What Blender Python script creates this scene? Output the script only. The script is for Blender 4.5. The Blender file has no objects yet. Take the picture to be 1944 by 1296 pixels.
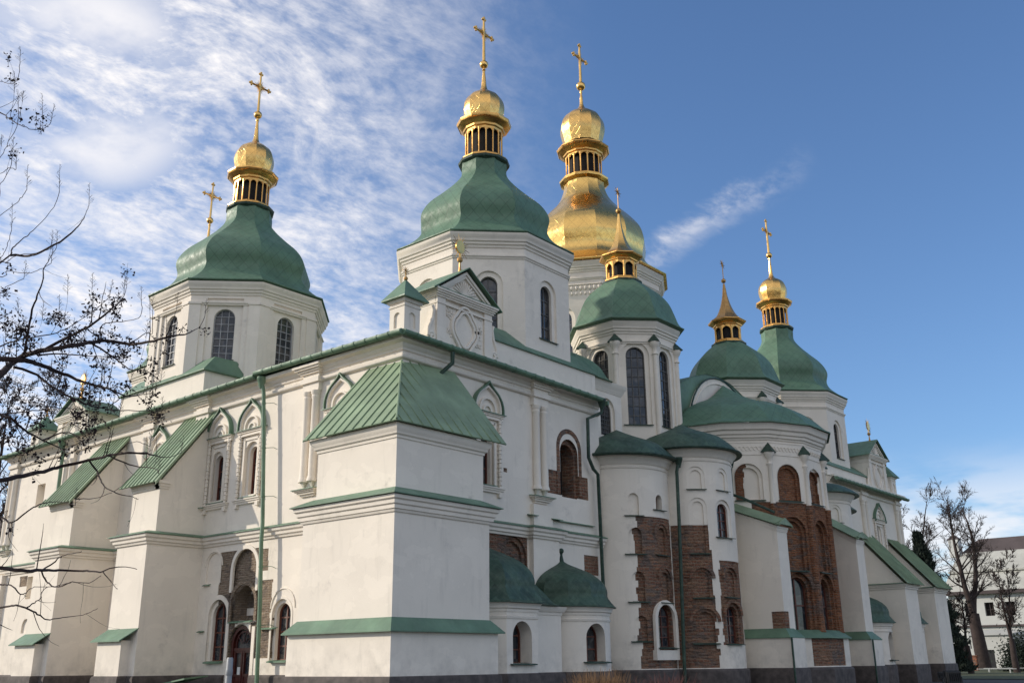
import bpy, bmesh, math, random
from mathutils import Vector, Matrix
R = math.radians
SC = bpy.context.scene
COL = SC.collection
# ------------------------------------------------------------------ camera
CAM = Vector((26.14, -24.35, 1.6))
PIT, YAW, ROL, FPX = R(18.1), R(130.3), R(-0.6), 1860.0
cp, sp = math.cos(PIT), math.sin(PIT)
FW = Vector((cp*math.cos(YAW), cp*math.sin(YAW), sp))
RT = Vector((math.sin(YAW), -math.cos(YAW), 0))
UP = RT.cross(FW)
RR = RT*math.cos(ROL) + UP*math.sin(ROL)
UU = RR.cross(FW)
cd = bpy.data.cameras.new('camera'); cam = bpy.data.objects.new('camera', cd); COL.objects.link(cam)
cd.sensor_width = 36; cd.lens = 36*FPX/1944; cd.clip_end = 3000; cd.clip_start = 0.1
cam.matrix_world = Matrix(((RR.x, UU.x, -FW.x, CAM.x), (RR.y, UU.y, -FW.y, CAM.y), (RR.z, UU.z, -FW.z, CAM.z), (0, 0, 0, 1)))
SC.camera = cam
# ------------------------------------------------------------------ light
SUN_AZ, SUN_EL = R(35.0), R(22.3)          # azimuth the light travels towards
w = bpy.data.worlds.new('World'); SC.world = w; w.use_nodes = True
nt = w.node_tree; N = nt.nodes; L = nt.links
bg = N['Background']
sky = N.new('ShaderNodeTexSky'); sky.sky_type = 'NISHITA'; sky.sun_disc = False
sky.sun_elevation = SUN_EL
sky.sun_rotation = R(90) - (SUN_AZ + math.pi)
sky.altitude = 150; sky.air_density = 1.0; sky.dust_density = 0.6; sky.ozone_density = 1.6
bg.inputs['Strength'].default_value = 0.118
def mth(op, a, b=None, c=None, clamp=False):
    n = N.new('ShaderNodeMath'); n.operation = op; n.use_clamp = clamp
    for i, v in enumerate((a, b, c)):
        if v is None: continue
        if isinstance(v, (int, float)): n.inputs[i].default_value = v
        else: L.new(v, n.inputs[i])
    return n.outputs[0]
tc = N.new('ShaderNodeTexCoord'); sx = N.new('ShaderNodeSeparateXYZ'); L.new(tc.outputs['Generated'], sx.inputs[0])
dz = mth('ADD', mth('MAXIMUM', sx.outputs[2], 0.0), 0.12)
px_, py_ = mth('DIVIDE', sx.outputs[0], dz), mth('DIVIDE', sx.outputs[1], dz)
cb = N.new('ShaderNodeCombineXYZ'); L.new(px_, cb.inputs[0]); L.new(py_, cb.inputs[1])
def cl_noise(scale, detail, rough, rot, sc, dist=0.0):
    mp = N.new('ShaderNodeMapping'); mp.inputs['Rotation'].default_value = (0, 0, rot); mp.inputs['Scale'].default_value = sc
    L.new(cb.outputs[0], mp.inputs[0])
    n = N.new('ShaderNodeTexNoise'); n.inputs['Scale'].default_value = scale; n.inputs['Detail'].default_value = detail
    n.inputs['Roughness'].default_value = rough; n.inputs['Distortion'].default_value = dist
    L.new(mp.outputs[0], n.inputs[0]); return n.outputs[0]
def ramp(v, a, b):
    n = N.new('ShaderNodeMapRange'); n.interpolation_type = 'SMOOTHSTEP'; n.inputs[1].default_value = a; n.inputs[2].default_value = b
    L.new(v, n.inputs[0]); return n.outputs[0]
def dirmask(v, a, b):
    n = N.new('ShaderNodeVectorMath'); n.operation = 'DOT_PRODUCT'; L.new(tc.outputs['Generated'], n.inputs[0]); n.inputs[1].default_value = v
    return ramp(n.outputs['Value'], a, b)
big = ramp(cl_noise(0.9, 3, .5, .4, (1, 1, 1)), .30, .62)
wisp = ramp(cl_noise(5.0, 9, .70, R(-35), (1, .58, 1), .45), .38, .70)
fine = ramp(cl_noise(30.0, 4, .6, R(20), (1, .75, 1), .2), .34, .72)
left = dirmask(tuple(-RT), -.10, .30)
cirrus = mth('MULTIPLY', mth('MULTIPLY', mth('ADD', mth('ADD', mth('MULTIPLY', wisp, .72), mth('MULTIPLY', fine, .34)), .10), mth('ADD', mth('MULTIPLY', big, .55), .62)), left, clamp=True)
# one long streak to the right of the gilded dome, thin cloud bank low on the right
def raydir(x, y): return (FW + RR*((x-972)/FPX) - UU*((y-648)/FPX)).normalized()
d1, d2 = raydir(1180, 520), raydir(1480, 330)
nrm = d1.cross(d2).normalized(); mid = raydir(1330, 425)
ab = N.new('ShaderNodeVectorMath'); ab.operation = 'DOT_PRODUCT'; L.new(tc.outputs['Generated'], ab.inputs[0]); ab.inputs[1].default_value = nrm
streak = mth('MULTIPLY', mth('SUBTRACT', 1.0, ramp(mth('ABSOLUTE', mth('ADD', ab.outputs['Value'], mth('MULTIPLY', mth('SUBTRACT', wisp, .5), .012))), .000, .022)), dirmask(tuple(mid), .9915, .9990))
streak = mth('MULTIPLY', streak, mth('ADD', mth('MULTIPLY', wisp, .42), mth('MULTIPLY', fine, .20)))
low = mth('MULTIPLY', mth('SUBTRACT', 1.0, ramp(sx.outputs[2], .10, .20)), ramp(cl_noise(1.6, 5, .55, 0, (1, 1, 1)), .36, .55))
low = mth('MULTIPLY', low, .75)
puffv = raydir(170, 155)
puff = mth('MULTIPLY', dirmask(tuple(puffv), .9915, .9995), ramp(cl_noise(3.0, 6, .55, 0, (1, 1, 1)), .28, .62))
behind = mth('MULTIPLY', dirmask(tuple(-FW), -.25, .35), mth('MULTIPLY', mth('ADD', mth('MULTIPLY', big, .32), .50), ramp(sx.outputs[2], .02, .45)))   # unseen bright cloud behind the camera, added as fill for the east walls
tot = mth('MAXIMUM', mth('MAXIMUM', mth('MAXIMUM', cirrus, streak), mth('MAXIMUM', low, puff)), behind, clamp=True)
mx = N.new('ShaderNodeMix'); mx.data_type = 'RGBA'
tint = N.new('ShaderNodeMix'); tint.data_type = 'RGBA'; tint.blend_type = 'MULTIPLY'; tint.inputs['Factor'].default_value = 1
L.new(sky.outputs[0], tint.inputs[6]); tint.inputs[7].default_value = (.97, 1.20, 1.50, 1)
L.new(tot, mx.inputs['Factor']); L.new(tint.outputs[2], mx.inputs[6])
mx.inputs[7].default_value = (8.6, 8.4, 8.5, 1)
L.new(mx.outputs[2], bg.inputs[0])
sd = bpy.data.lights.new('sun', 'SUN'); sd.energy = 3.8; sd.angle = R(0.6); sd.color = (1.0, .90, .76)
so = bpy.data.objects.new('sun', sd); COL.objects.link(so)
tv = Vector((math.cos(SUN_AZ)*math.cos(SUN_EL), math.sin(SUN_AZ)*math.cos(SUN_EL), -math.sin(SUN_EL)))
so.rotation_euler = tv.to_track_quat('-Z', 'Y').to_euler(); so.location = (-40, -60, 60)
SC.view_settings.view_transform = 'Standard'; SC.view_settings.look = 'None'; SC.view_settings.exposure = 0.0; SC.view_settings.gamma = 1
# ------------------------------------------------------------------ materials
class NT:
    def __init__(s, name):
        s.m = bpy.data.materials.new(name); s.m.use_nodes = True; s.N = s.m.node_tree.nodes; s.L = s.m.node_tree.links
        s.b = s.N['Principled BSDF']; s.tc = s.N.new('ShaderNodeTexCoord')
    def new(s, t, **k):
        n = s.N.new(t)
        for a, v in k.items(): setattr(n, a, v)
        return n
    def noise(s, scale, detail=4, rough=.55, sc=None, vec=None):
        n = s.new('ShaderNodeTexNoise'); n.inputs['Scale'].default_value = scale; n.inputs['Detail'].default_value = detail; n.inputs['Roughness'].default_value = rough
        v = vec or s.tc.outputs['Object']
        if sc: 
            m = s.new('ShaderNodeMapping'); m.inputs['Scale'].default_value = sc; s.L.new(v, m.inputs[0]); v = m.outputs[0]
        s.L.new(v, n.inputs[0]); return n.outputs[0]
    def rng(s, v, a, b, c=0., d=1.):
        n = s.new('ShaderNodeMapRange'); 
        for i, q in enumerate((a, b, c, d)): n.inputs[i+1].default_value = q
        s.L.new(v, n.inputs[0]); return n.outputs[0]
    def mix(s, f, a, b, mode='MIX'):
        n = s.new('ShaderNodeMix', data_type='RGBA', blend_type=mode)
        for sock, v in ((n.inputs['Factor'], f), (n.inputs[6], a), (n.inputs[7], b)):
            if isinstance(v, (tuple, list)): sock.default_value = (*v, 1) if len(v) == 3 else v
            elif isinstance(v, (int, float)): sock.default_value = v
            else: s.L.new(v, sock)
        return n.outputs[2]
    def math(s, op, a, b=None, c=None):
        n = s.new('ShaderNodeMath', operation=op)
        for i, v in enumerate((a, b, c)):
            if v is None: continue
            if isinstance(v, (int, float)): n.inputs[i].default_value = v
            else: s.L.new(v, n.inputs[i])
        return n.outputs[0]
    def bump(s, h, strength, dist=.02):
        n = s.new('ShaderNodeBump'); n.inputs['Strength'].default_value = strength; n.inputs['Distance'].default_value = dist
        s.L.new(h, n.inputs['Height']); s.L.new(n.outputs[0], s.b.inputs['Normal'])
    def fin(s, col=None, rough=.8, metal=0., spec=None):
        if col is not None:
            if isinstance(col, (tuple, list)): s.b.inputs['Base Color'].default_value = (*col, 1)
            else: s.L.new(col, s.b.inputs['Base Color'])
        if isinstance(rough, (int, float)): s.b.inputs['Roughness'].default_value = rough
        else: s.L.new(rough, s.b.inputs['Roughness'])
        s.b.inputs['Metallic'].default_value = metal
        if spec is not None: s.b.inputs['Specular IOR Level'].default_value = spec
        return s.m
def m_plaster(name='white_plaster', c=(.82, .75, .65), ornate=0):
    t = NT(name)
    a = t.rng(t.noise(.55, 5, .6), .35, .72); st = t.rng(t.noise(2.2, 6, .62, (1, 1, .16)), .56, .74)
    sp_ = t.rng(t.noise(9, 5, .65), .60, .78)
    col = t.mix(a, tuple(x*.93 for x in c), c)
    col = t.mix(t.math('MULTIPLY', st, .36), col, (.50, .46, .40))
    col = t.mix(t.math('MULTIPLY', sp_, .20), col, (.45, .42, .38))
    pt = t.rng(t.noise(.8, 3, .5, (1, 1, 1.6)), .57, .575); col = t.mix(t.math('MULTIPLY', pt, .35), col, tuple(min(.9, x*1.07) for x in c))
    dr = t.math('MULTIPLY', t.rng(t.noise(.45, 5, .7), .60, .74), t.rng(t.noise(5, 5, .7), .40, .62)); col = t.mix(t.math('MULTIPLY', dr, .55), col, (.33, .30, .27))
    sz = t.new('ShaderNodeSeparateXYZ'); t.L.new(t.tc.outputs['Object'], sz.inputs[0])
    dmp = t.math('MULTIPLY', t.rng(sz.outputs[2], 1.2, 2.5, 1, 0), t.rng(t.noise(1.8, 5, .65), .42, .70)); col = t.mix(t.math('MULTIPLY', dmp, .45), col, (.36, .33, .29))
    h = t.noise(14, 6, .7); h2 = t.noise(1.3, 3, .5)
    hh = t.math('ADD', t.math('MULTIPLY', h, .35), h2)
    if ornate:
        v = t.new('ShaderNodeTexVoronoi', feature='DISTANCE_TO_EDGE'); v.inputs['Scale'].default_value = 5.5
        nn = t.noise(3.5, 2); mv = t.new('ShaderNodeVectorMath', operation='ADD'); t.L.new(t.tc.outputs['Object'], mv.inputs[0]); t.L.new(nn, mv.inputs[1]); t.L.new(mv.outputs[0], v.inputs['Vector'])
        hh = t.math('ADD', hh, t.rng(v.outputs['Distance'], .0, .16, 0, 2.2)); t.bump(hh, .75, .05)
    else: t.bump(hh, .5, .025)
    return t.fin(col, .9, spec=.2)
def m_brick(name, cols, mort, rowh=.15, bw=.38, ms=.028, dark=.5):
    """thin old brick in thick mortar: colours vary brick by brick, with rubble and weathered patches"""
    t = NT(name)
    s_ = t.new('ShaderNodeSeparateXYZ'); t.L.new(t.tc.outputs['Object'], s_.inputs[0])
    cbx = t.new('ShaderNodeCombineXYZ'); wob = t.math('MULTIPLY', t.math('SUBTRACT', t.noise(1.1, 2, .5), .5), .16)
    t.L.new(t.math('ADD', t.math('ADD', s_.outputs[0], s_.outputs[1]), t.math('MULTIPLY', wob, .6)), cbx.inputs[0]); t.L.new(t.math('ADD', s_.outputs[2], wob), cbx.inputs[1])
    b = t.new('ShaderNodeTexBrick'); t.L.new(cbx.outputs[0], b.inputs['Vector']); b.inputs['Scale'].default_value = 1
    b.inputs['Brick Width'].default_value = bw; b.inputs['Row Height'].default_value = rowh; b.inputs['Mortar Size'].default_value = ms; b.inputs['Mortar Smooth'].default_value = .4
    b.inputs['Color1'].default_value = (*cols[0], 1); b.inputs['Color2'].default_value = (*cols[1], 1); b.inputs['Mortar'].default_value = (*mort, 1)
    col = b.outputs['Color']
    col = t.mix(t.rng(t.noise(1.7, 5, .7), .48, .58, 0, .75), col, cols[2]); 
    v = t.new('ShaderNodeTexVoronoi'); v.inputs['Scale'].default_value = 3.2; mp = t.new('ShaderNodeMapping'); mp.inputs['Scale'].default_value = (1, 1, 2.2); t.L.new(t.tc.outputs['Object'], mp.inputs[0]); t.L.new(mp.outputs[0], v.inputs['Vector'])
    hs = t.new('ShaderNodeSeparateColor'); t.L.new(v.outputs['Color'], hs.inputs[0])
    col = t.mix(t.rng(hs.outputs[0], .0, 1, 0, .42), col, cols[3], 'MIX'); rub = t.math('MULTIPLY', t.rng(t.noise(.9, 5, .65), .50, .56), t.rng(hs.outputs[1], .35, .45))
    col = t.mix(t.math('MULTIPLY', rub, .7), col, (.20, .17, .15))
    a = t.rng(t.noise(2.4, 7, .75, (1, 1, 2.4)), .53, .63); col = t.mix(t.math('MULTIPLY', a, dark), col, (.045, .032, .028))
    lt = t.rng(t.noise(6, 6, .75), .58, .70); col = t.mix(t.math('MULTIPLY', lt, .5), col, (.50, .42, .34))
    h = t.math('ADD', t.math('ADD', t.math('MULTIPLY', b.outputs['Fac'], -1.2), t.math('MULTIPLY', t.noise(7, 7, .8), 2.2)), t.math('MULTIPLY', v.outputs['Distance'], -1.2))
    t.bump(h, 1.0, .08)
    return t.fin(col, .95, spec=.12)
def m_green(name, diamond=0.0, c=(.125, .212, .138)):
    t = NT(name)
    a = t.rng(t.noise(.9, 4, .6), .35, .7); a2 = t.rng(t.noise(5, 5, .65), .45, .75)
    col = t.mix(a, tuple(x*.80 for x in c), tuple(x*1.18 for x in c)); col = t.mix(t.math('MULTIPLY', a2, .25), col, (.20, .26, .19))
    h = t.math('MULTIPLY', t.noise(3, 3, .5), .5)
    if diamond:
        uv = t.new('ShaderNodeSeparateXYZ'); t.L.new(t.tc.outputs['UV'], uv.inputs[0])
        ls = []
        ps = []
        for sgn in (1, -1):
            v = t.math('MULTIPLY', t.math('ADD', uv.outputs[0], t.math('MULTIPLY', uv.outputs[1], .8*sgn)), 1/diamond)
            ls.append(t.math('LESS_THAN', t.math('PINGPONG', v, .5), .030)); ps.append(t.math('FLOOR', t.math('ADD', v, .5)))
        ln = t.math('MAXIMUM', ls[0], ls[1])
        cbx = t.new('ShaderNodeCombineXYZ'); t.L.new(ps[0], cbx.inputs[0]); t.L.new(ps[1], cbx.inputs[1])
        wn = t.new('ShaderNodeTexWhiteNoise', noise_dimensions='3D'); t.L.new(cbx.outputs[0], wn.inputs[0])
        col = t.mix(t.rng(wn.outputs['Value'], 0, 1, 0, .28), col, (.14, .235, .155))
        col = t.mix(t.math('MULTIPLY', ln, .40), col, (.03, .06, .04)); h = t.math('SUBTRACT', h, t.math('MULTIPLY', ln, .4))
        h = t.math('ADD', h, t.math('MULTIPLY', wn.outputs['Value'], .25))
    t.bump(h, .5, .03)
    return t.fin(col, t.rng(t.noise(4, 3), .3, .7, .46, .68), spec=.4)
def m_gold(name, c=(.92, .56, .18), rough=.22, diamond=0.0, worn=.35):
    t = NT(name)
    a = t.rng(t.noise(1.6, 6, .65), .45, .75); b_ = t.rng(t.noise(6, 6, .7), .52, .72)
    col = t.mix(t.math('MULTIPLY', a, worn), c, (.36, .20, .07)); col = t.mix(t.math('MULTIPLY', b_, .35), col, (.55, .34, .12))
    h = t.noise(2.2, 4, .6)
    if diamond:
        uv = t.new('ShaderNodeSeparateXYZ'); t.L.new(t.tc.outputs['UV'], uv.inputs[0]); ls = []; ps = []
        for sgn in (1, -1):
            v = t.math('MULTIPLY', t.math('ADD', uv.outputs[0], t.math('MULTIPLY', uv.outputs[1], .8*sgn)), 1/diamond)
            ls.append(t.math('LESS_THAN', t.math('PINGPONG', v, .5), .03)); ps.append(t.math('FLOOR', t.math('ADD', v, .5)))
        ln = t.math('MAXIMUM', ls[0], ls[1]); cbx = t.new('ShaderNodeCombineXYZ'); t.L.new(ps[0], cbx.inputs[0]); t.L.new(ps[1], cbx.inputs[1])
        wn = t.new('ShaderNodeTexWhiteNoise', noise_dimensions='3D'); t.L.new(cbx.outputs[0], wn.inputs[0])
        col = t.mix(t.math('MULTIPLY', ln, .16), col, (.30, .17, .06)); col = t.mix(t.rng(wn.outputs['Value'], 0, 1, 0, .20), col, (.50, .30, .10))
        h = t.math('ADD', t.math('ADD', h, t.math('MULTIPLY', ln, -.5)), t.math('MULTIPLY', wn.outputs['Value'], .35))
    t.bump(h, .35, .04)
    return t.fin(col, t.rng(t.noise(5, 4), .3, .75, rough*.8, rough*1.7), metal=1.0)
def m_plain(name, c, rough=.8, metal=0., vary=.25, sc=4., spec=None, bump=.2):
    t = NT(name); a = t.rng(t.noise(sc, 5, .6), .35, .7)
    col = t.mix(a, tuple(x*(1-vary) for x in c), tuple(min(1, x*(1+vary)) for x in c)); t.bump(t.noise(sc*4, 4), bump, .01)
    return t.fin(col, rough, metal, spec)
def m_glass(name, c=(.020, .026, .034), rough=.08):
    t = NT(name); s_ = t.new('ShaderNodeSeparateXYZ'); t.L.new(t.tc.outputs['Object'], s_.inputs[0])
    t.bump(t.noise(1.6, 2, .5), .25, .05)
    vv = t.new('ShaderNodeTexVoronoi', distance='CHEBYCHEV'); vv.inputs['Scale'].default_value = 1.9; t.L.new(t.tc.outputs['Object'], vv.inputs['Vector']); hs = t.new('ShaderNodeSeparateColor'); t.L.new(vv.outputs['Color'], hs.inputs[0])
    col = t.mix(t.rng(hs.outputs[0], .35, .95), c, (.085, .075, .066)); col = t.mix(t.rng(t.noise(3, 4), .52, .66, 0, .6), col, (.13, .13, .135))  # brownish tone and pale reflections painted into the glass colour as patches
    return t.fin(col, rough, spec=.6)
PL = m_plaster(); ORN = m_plaster('stucco_relief', (.78, .75, .70), 1)
BR = m_brick('red_brick', ((.42, .20, .12), (.29, .135, .085), (.40, .25, .16), (.20, .125, .10)), (.40, .29, .21), dark=.5)
BR2 = m_brick('tan_brick', ((.42, .31, .22), (.33, .245, .18), (.38, .30, .22), (.26, .20, .16)), (.50, .41, .32), .10, .34, .022, .25)
BR3 = m_brick('orange_brick', ((.46, .18, .085), (.32, .13, .07), (.40, .20, .11), (.20, .11, .08)), (.36, .23, .15), .12, .34, .022, .5)
GR = m_green('green_sheet_metal'); GD = m_green('green_diamond_sheets', .62, (.098, .185, .117)); GDs = m_green('green_small_diamond_sheets', .45, (.034, .066, .045))  # small-diamond green is darkened: shade of the low roofs put into its colour
GDK = m_green('dark_green_paint', 0, (.024, .052, .036)); GRW = m_green('sunlit_weathered_green_sheets', 0, (.235, .315, .195))  # buttress roof green: weathered, with sunlit paleness put into the colour
AU = m_gold('gilding'); AUD = m_gold('gilded_sheets', diamond=.44); AUB = m_gold('gilded_big_sheets', (.93, .60, .19), .20, .8, .10); AUL = m_gold('lantern_gilding', (.78, .43, .13), .28, 0, .55); AUO = m_gold('old_gilding', (.52, .32, .13), .42, 0, .5)
PLN = m_plain('plinth_granite', (.085, .070, .064), .85, vary=.35, sc=3); DARK = m_plain('dark_opening', (.010, .008, .007), .9)
GLS = m_glass('window_glass'); MUN = m_plain('iron_glazing_bars', (.11, .105, .10), .6); MUL = m_plain('pale_glazing_bars', (.33, .33, .34), .6)
WOOD = m_plain('red_brown_wood', (.13, .042, .026), .5); DOORM = m_plain('dark_red_door', (.065, .013, .010), .35)
BARK = m_plain('bark', (.040, .024, .021), .95, vary=.4, sc=9, bump=.6); BARKF = m_plain('grey_brown_bark', (.038, .026, .023), .95, vary=.35, sc=2, bump=.5)
SEED = m_plain('seed_capsules', (.020, .010, .012), .9); THU = m_plain('evergreen_foliage', (.014, .024, .016), .95, vary=.5, sc=3)
PAPER = m_plain('paper_notice', (.62, .62, .60), .7, vary=.05); GREYM = m_plain('grey_painted_metal', (.27, .28, .29), .5, vary=.15)
BLK = m_plain('black_metal', (.012, .013, .015), .5); STRAW = m_plain('straw_stems', (.15, .085, .04), .9); REDT = m_plain('red_twigs', (.075, .018, .016), .8)
GRASS = m_plain('lawn', (.055, .065, .022), .95, vary=.4, sc=.6); PAVE = m_plain('stone_paving', (.050, .046, .043), .9, vary=.2, sc=1.5)
BW_ = m_plain('far_white_wall', (.52, .53, .51), .9, vary=.06, sc=.3); BRF = m_plain('far_pale_roof', (.42, .42, .38), .8, vary=.12, sc=.4); BRD = m_plain('far_dark_roof', (.075, .06, .06), .9, vary=.2, sc=.4)
# ------------------------------------------------------------------ mesh kit
class MB:
    def __init__(s): s.v = []; s.f = []; s.uv = []; s.mi = []; s.cur = 0
    def add(s, vs, fs, uvs=None):
        o = len(s.v); s.v += [tuple(p) for p in vs]
        for i, f in enumerate(fs):
            s.f.append([o+j for j in f]); s.uv.append(uvs[i] if uvs else None); s.mi.append(s.cur)
        return s
    def box(s, x0, x1, y0, y1, z0, z1):
        p = [(x, y, z) for z in (z0, z1) for y in (y0, y1) for x in (x0, x1)]
        return s.add(p, [(0, 2, 3, 1), (4, 5, 7, 6), (0, 1, 5, 4), (2, 6, 7, 3), (0, 4, 6, 2), (1, 3, 7, 5)])
    def obox(s, P, u, n, w0, w1, d0, d1, z0, z1):       # box in a wall frame: u along, n outward
        p = [P + u*a + n*b + Vector((0, 0, z)) for z in (z0, z1) for b in (d0, d1) for a in (w0, w1)]
        return s.add(p, [(0, 2, 3, 1), (4, 5, 7, 6), (0, 1, 5, 4), (2, 6, 7, 3), (0, 4, 6, 2), (1, 3, 7, 5)])
    def prism(s, poly, z0, z1):
        n = len(poly); p = [(x, y, z0) for x, y in poly] + [(x, y, z1) for x, y in poly]
        return s.add(p, [list(range(n))[::-1], list(range(n, 2*n))] + [(i, (i+1) % n, n+(i+1) % n, n+i) for i in range(n)])
    def loft(s, A, B):                                   # two equal 3-D loops
        n = len(A)
        return s.add(list(A)+list(B), [list(range(n))[::-1], list(range(n, 2*n))] + [(i, (i+1) % n, n+(i+1) % n, n+i) for i in range(n)])
    def lathe(s, cx, cy, prof, n=8, rot=None, a0=None, a1=None, cap=True, skew=(0, 0)):
        rot = math.pi/n if rot is None else rot
        full = a0 is None
        angs = [rot + 2*math.pi*i/n for i in range(n)] if full else [a0+(a1-a0)*i/n for i in range(n+1)]
        z0 = prof[0][1]
        vs = []
        for r, z in prof:
            for a in angs: vs.append((cx+r*math.cos(a), cy+r*math.sin(a), z))
        m = len(angs); fs = []; uvs = []; L_ = 0
        for k in range(len(prof)-1):
            (r0, z0), (r1, z1) = prof[k], prof[k+1]; dl = math.hypot(r1-r0, z1-z0)
            h0, h1 = r0*math.sin(math.pi/n if full else (a1-a0)/n/2), r1*math.sin(math.pi/n if full else (a1-a0)/n/2)
            for i in range(m if full else m-1):
                j = (i+1) % m; fs.append((k*m+i, k*m+j, (k+1)*m+j, (k+1)*m+i)); c = i*.37
                uvs.append([(c-h0, L_), (c+h0, L_), (c+h1, L_+dl), (c-h1, L_+dl)])
            L_ += dl
        if cap:
            fs.append(list(range(m))[::-1]); uvs.append(None); fs.append([(len(prof)-1)*m+i for i in range(m)]); uvs.append(None)
        return s.add(vs, fs, uvs)
    def ball(s, c, r, n=10, sz=1.0):
        k = 6; return s.lathe(c[0], c[1], [(max(.001, r*math.sin(math.pi*i/k)), c[2]-sz*r*math.cos(math.pi*i/k)) for i in range(k+1)], n)
    def tube(s, pts, rad, n=6, cap=True):
        pts = [Vector(p) for p in pts]; m = len(pts); rr = rad if isinstance(rad, (list, tuple)) else [rad]*m
        vs = []; up = None
        for i, p in enumerate(pts):
            d = (pts[min(i+1, m-1)] - pts[max(i-1, 0)])
            if d.length < 1e-9: d = Vector((0, 0, 1))
            d.normalize()
            if up is None: up = Vector((0, 0, 1)) if abs(d.z) < .9 else Vector((1, 0, 0))
            a = d.cross(up); 
            if a.length < 1e-4: a = d.cross(Vector((0, 1, .3)))
            a.normalize(); b = a.cross(d); up = b
            for k in range(n):
                t = 2*math.pi*k/n; vs.append(p + (a*math.cos(t)+b*math.sin(t))*rr[i])
        fs = [(i*n+k, i*n+(k+1) % n, (i+1)*n+(k+1) % n, (i+1)*n+k) for i in range(m-1) for k in range(n)]
        if cap: fs += [list(range(n))[::-1], [(m-1)*n+k for k in range(n)]]
        return s.add(vs, fs)
    def sweep(s, path, prof, closed=False):              # prof = closed loop of (out, z); outward = right of travel
        pts = [Vector((p[0], p[1])) for p in path]; m = len(pts); k = len(prof); vs = []
        def nr(a, b): d = (b-a).normalized(); return Vector((d.y, -d.x))
        for i, p in enumerate(pts):
            if closed or 0 < i < m-1:
                n1, n2 = nr(pts[i-1], p), nr(p, pts[(i+1) % m]); q = n1+n2; q = q/(max(.2, q.dot(n1)))
            else: q = nr(p, pts[1]) if i == 0 else nr(pts[m-2], p)
            for o, z in prof: vs.append((p.x+q.x*o, p.y+q.y*o, z))
        fs = [(i*k+j, ((i+1) % m)*k+j, ((i+1) % m)*k+(j+1) % k, i*k+(j+1) % k) for i in range(m if closed else m-1) for j in range(k)]
        if not closed: fs += [list(range(k))[::-1], [(m-1)*k+j for j in range(k)]]
        return s.add(vs, fs)
def build(name, mb, mats, parent=None, ang=25, recalc=True):
    me = bpy.data.meshes.new(name); me.from_pydata(mb.v, [], mb.f); mats = mats if isinstance(mats, (list, tuple)) else [mats]
    for m in mats: me.materials.append(m)
    if any(u for u in mb.uv):
        ul = me.uv_layers.new(name='UVMap'); i = 0
        for f, u in zip(mb.f, mb.uv):
            for j in range(len(f)):
                ul.data[i].uv = u[j] if u else (0.3, 0.3); i += 1
    for p, k in zip(me.polygons, mb.mi): p.material_index = k
    if recalc:
        bm = bmesh.new(); bm.from_mesh(me); bmesh.ops.recalc_face_normals(bm, faces=bm.faces); bm.to_mesh(me); bm.free()
    me.polygons.foreach_set('use_smooth', [True]*len(me.polygons)); me.set_sharp_from_angle(angle=R(ang)); me.update()
    o = bpy.data.objects.new(name, me); COL.objects.link(o); o.parent = parent; return o
def empty(name, loc=(0, 0, 0), label=None, cat=None, group=None):
    o = bpy.data.objects.new(name, None); COL.objects.link(o); o.location = loc
    if label: o['label'] = label
    if cat: o['category'] = cat
    if group: o['group'] = group
    return o
def carve(o, passes, ang=25):                            # boolean-difference each cutter in turn
    for c in passes:
        if not c.f: continue
        k = build('cutter', c, PL, o.parent); md = o.modifiers.new('b', 'BOOLEAN'); md.operation = 'DIFFERENCE'; md.object = k; md.solver = 'EXACT'
        bpy.context.view_layer.update(); dg = bpy.context.evaluated_depsgraph_get()
        me = bpy.data.meshes.new_from_object(o.evaluated_get(dg)); o.modifiers.clear()
        if len(me.polygons) > 3: o.data = me
        bpy.data.objects.remove(k)
    o.data.polygons.foreach_set('use_smooth', [True]*len(o.data.polygons)); o.data.set_sharp_from_angle(angle=R(ang))
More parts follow.
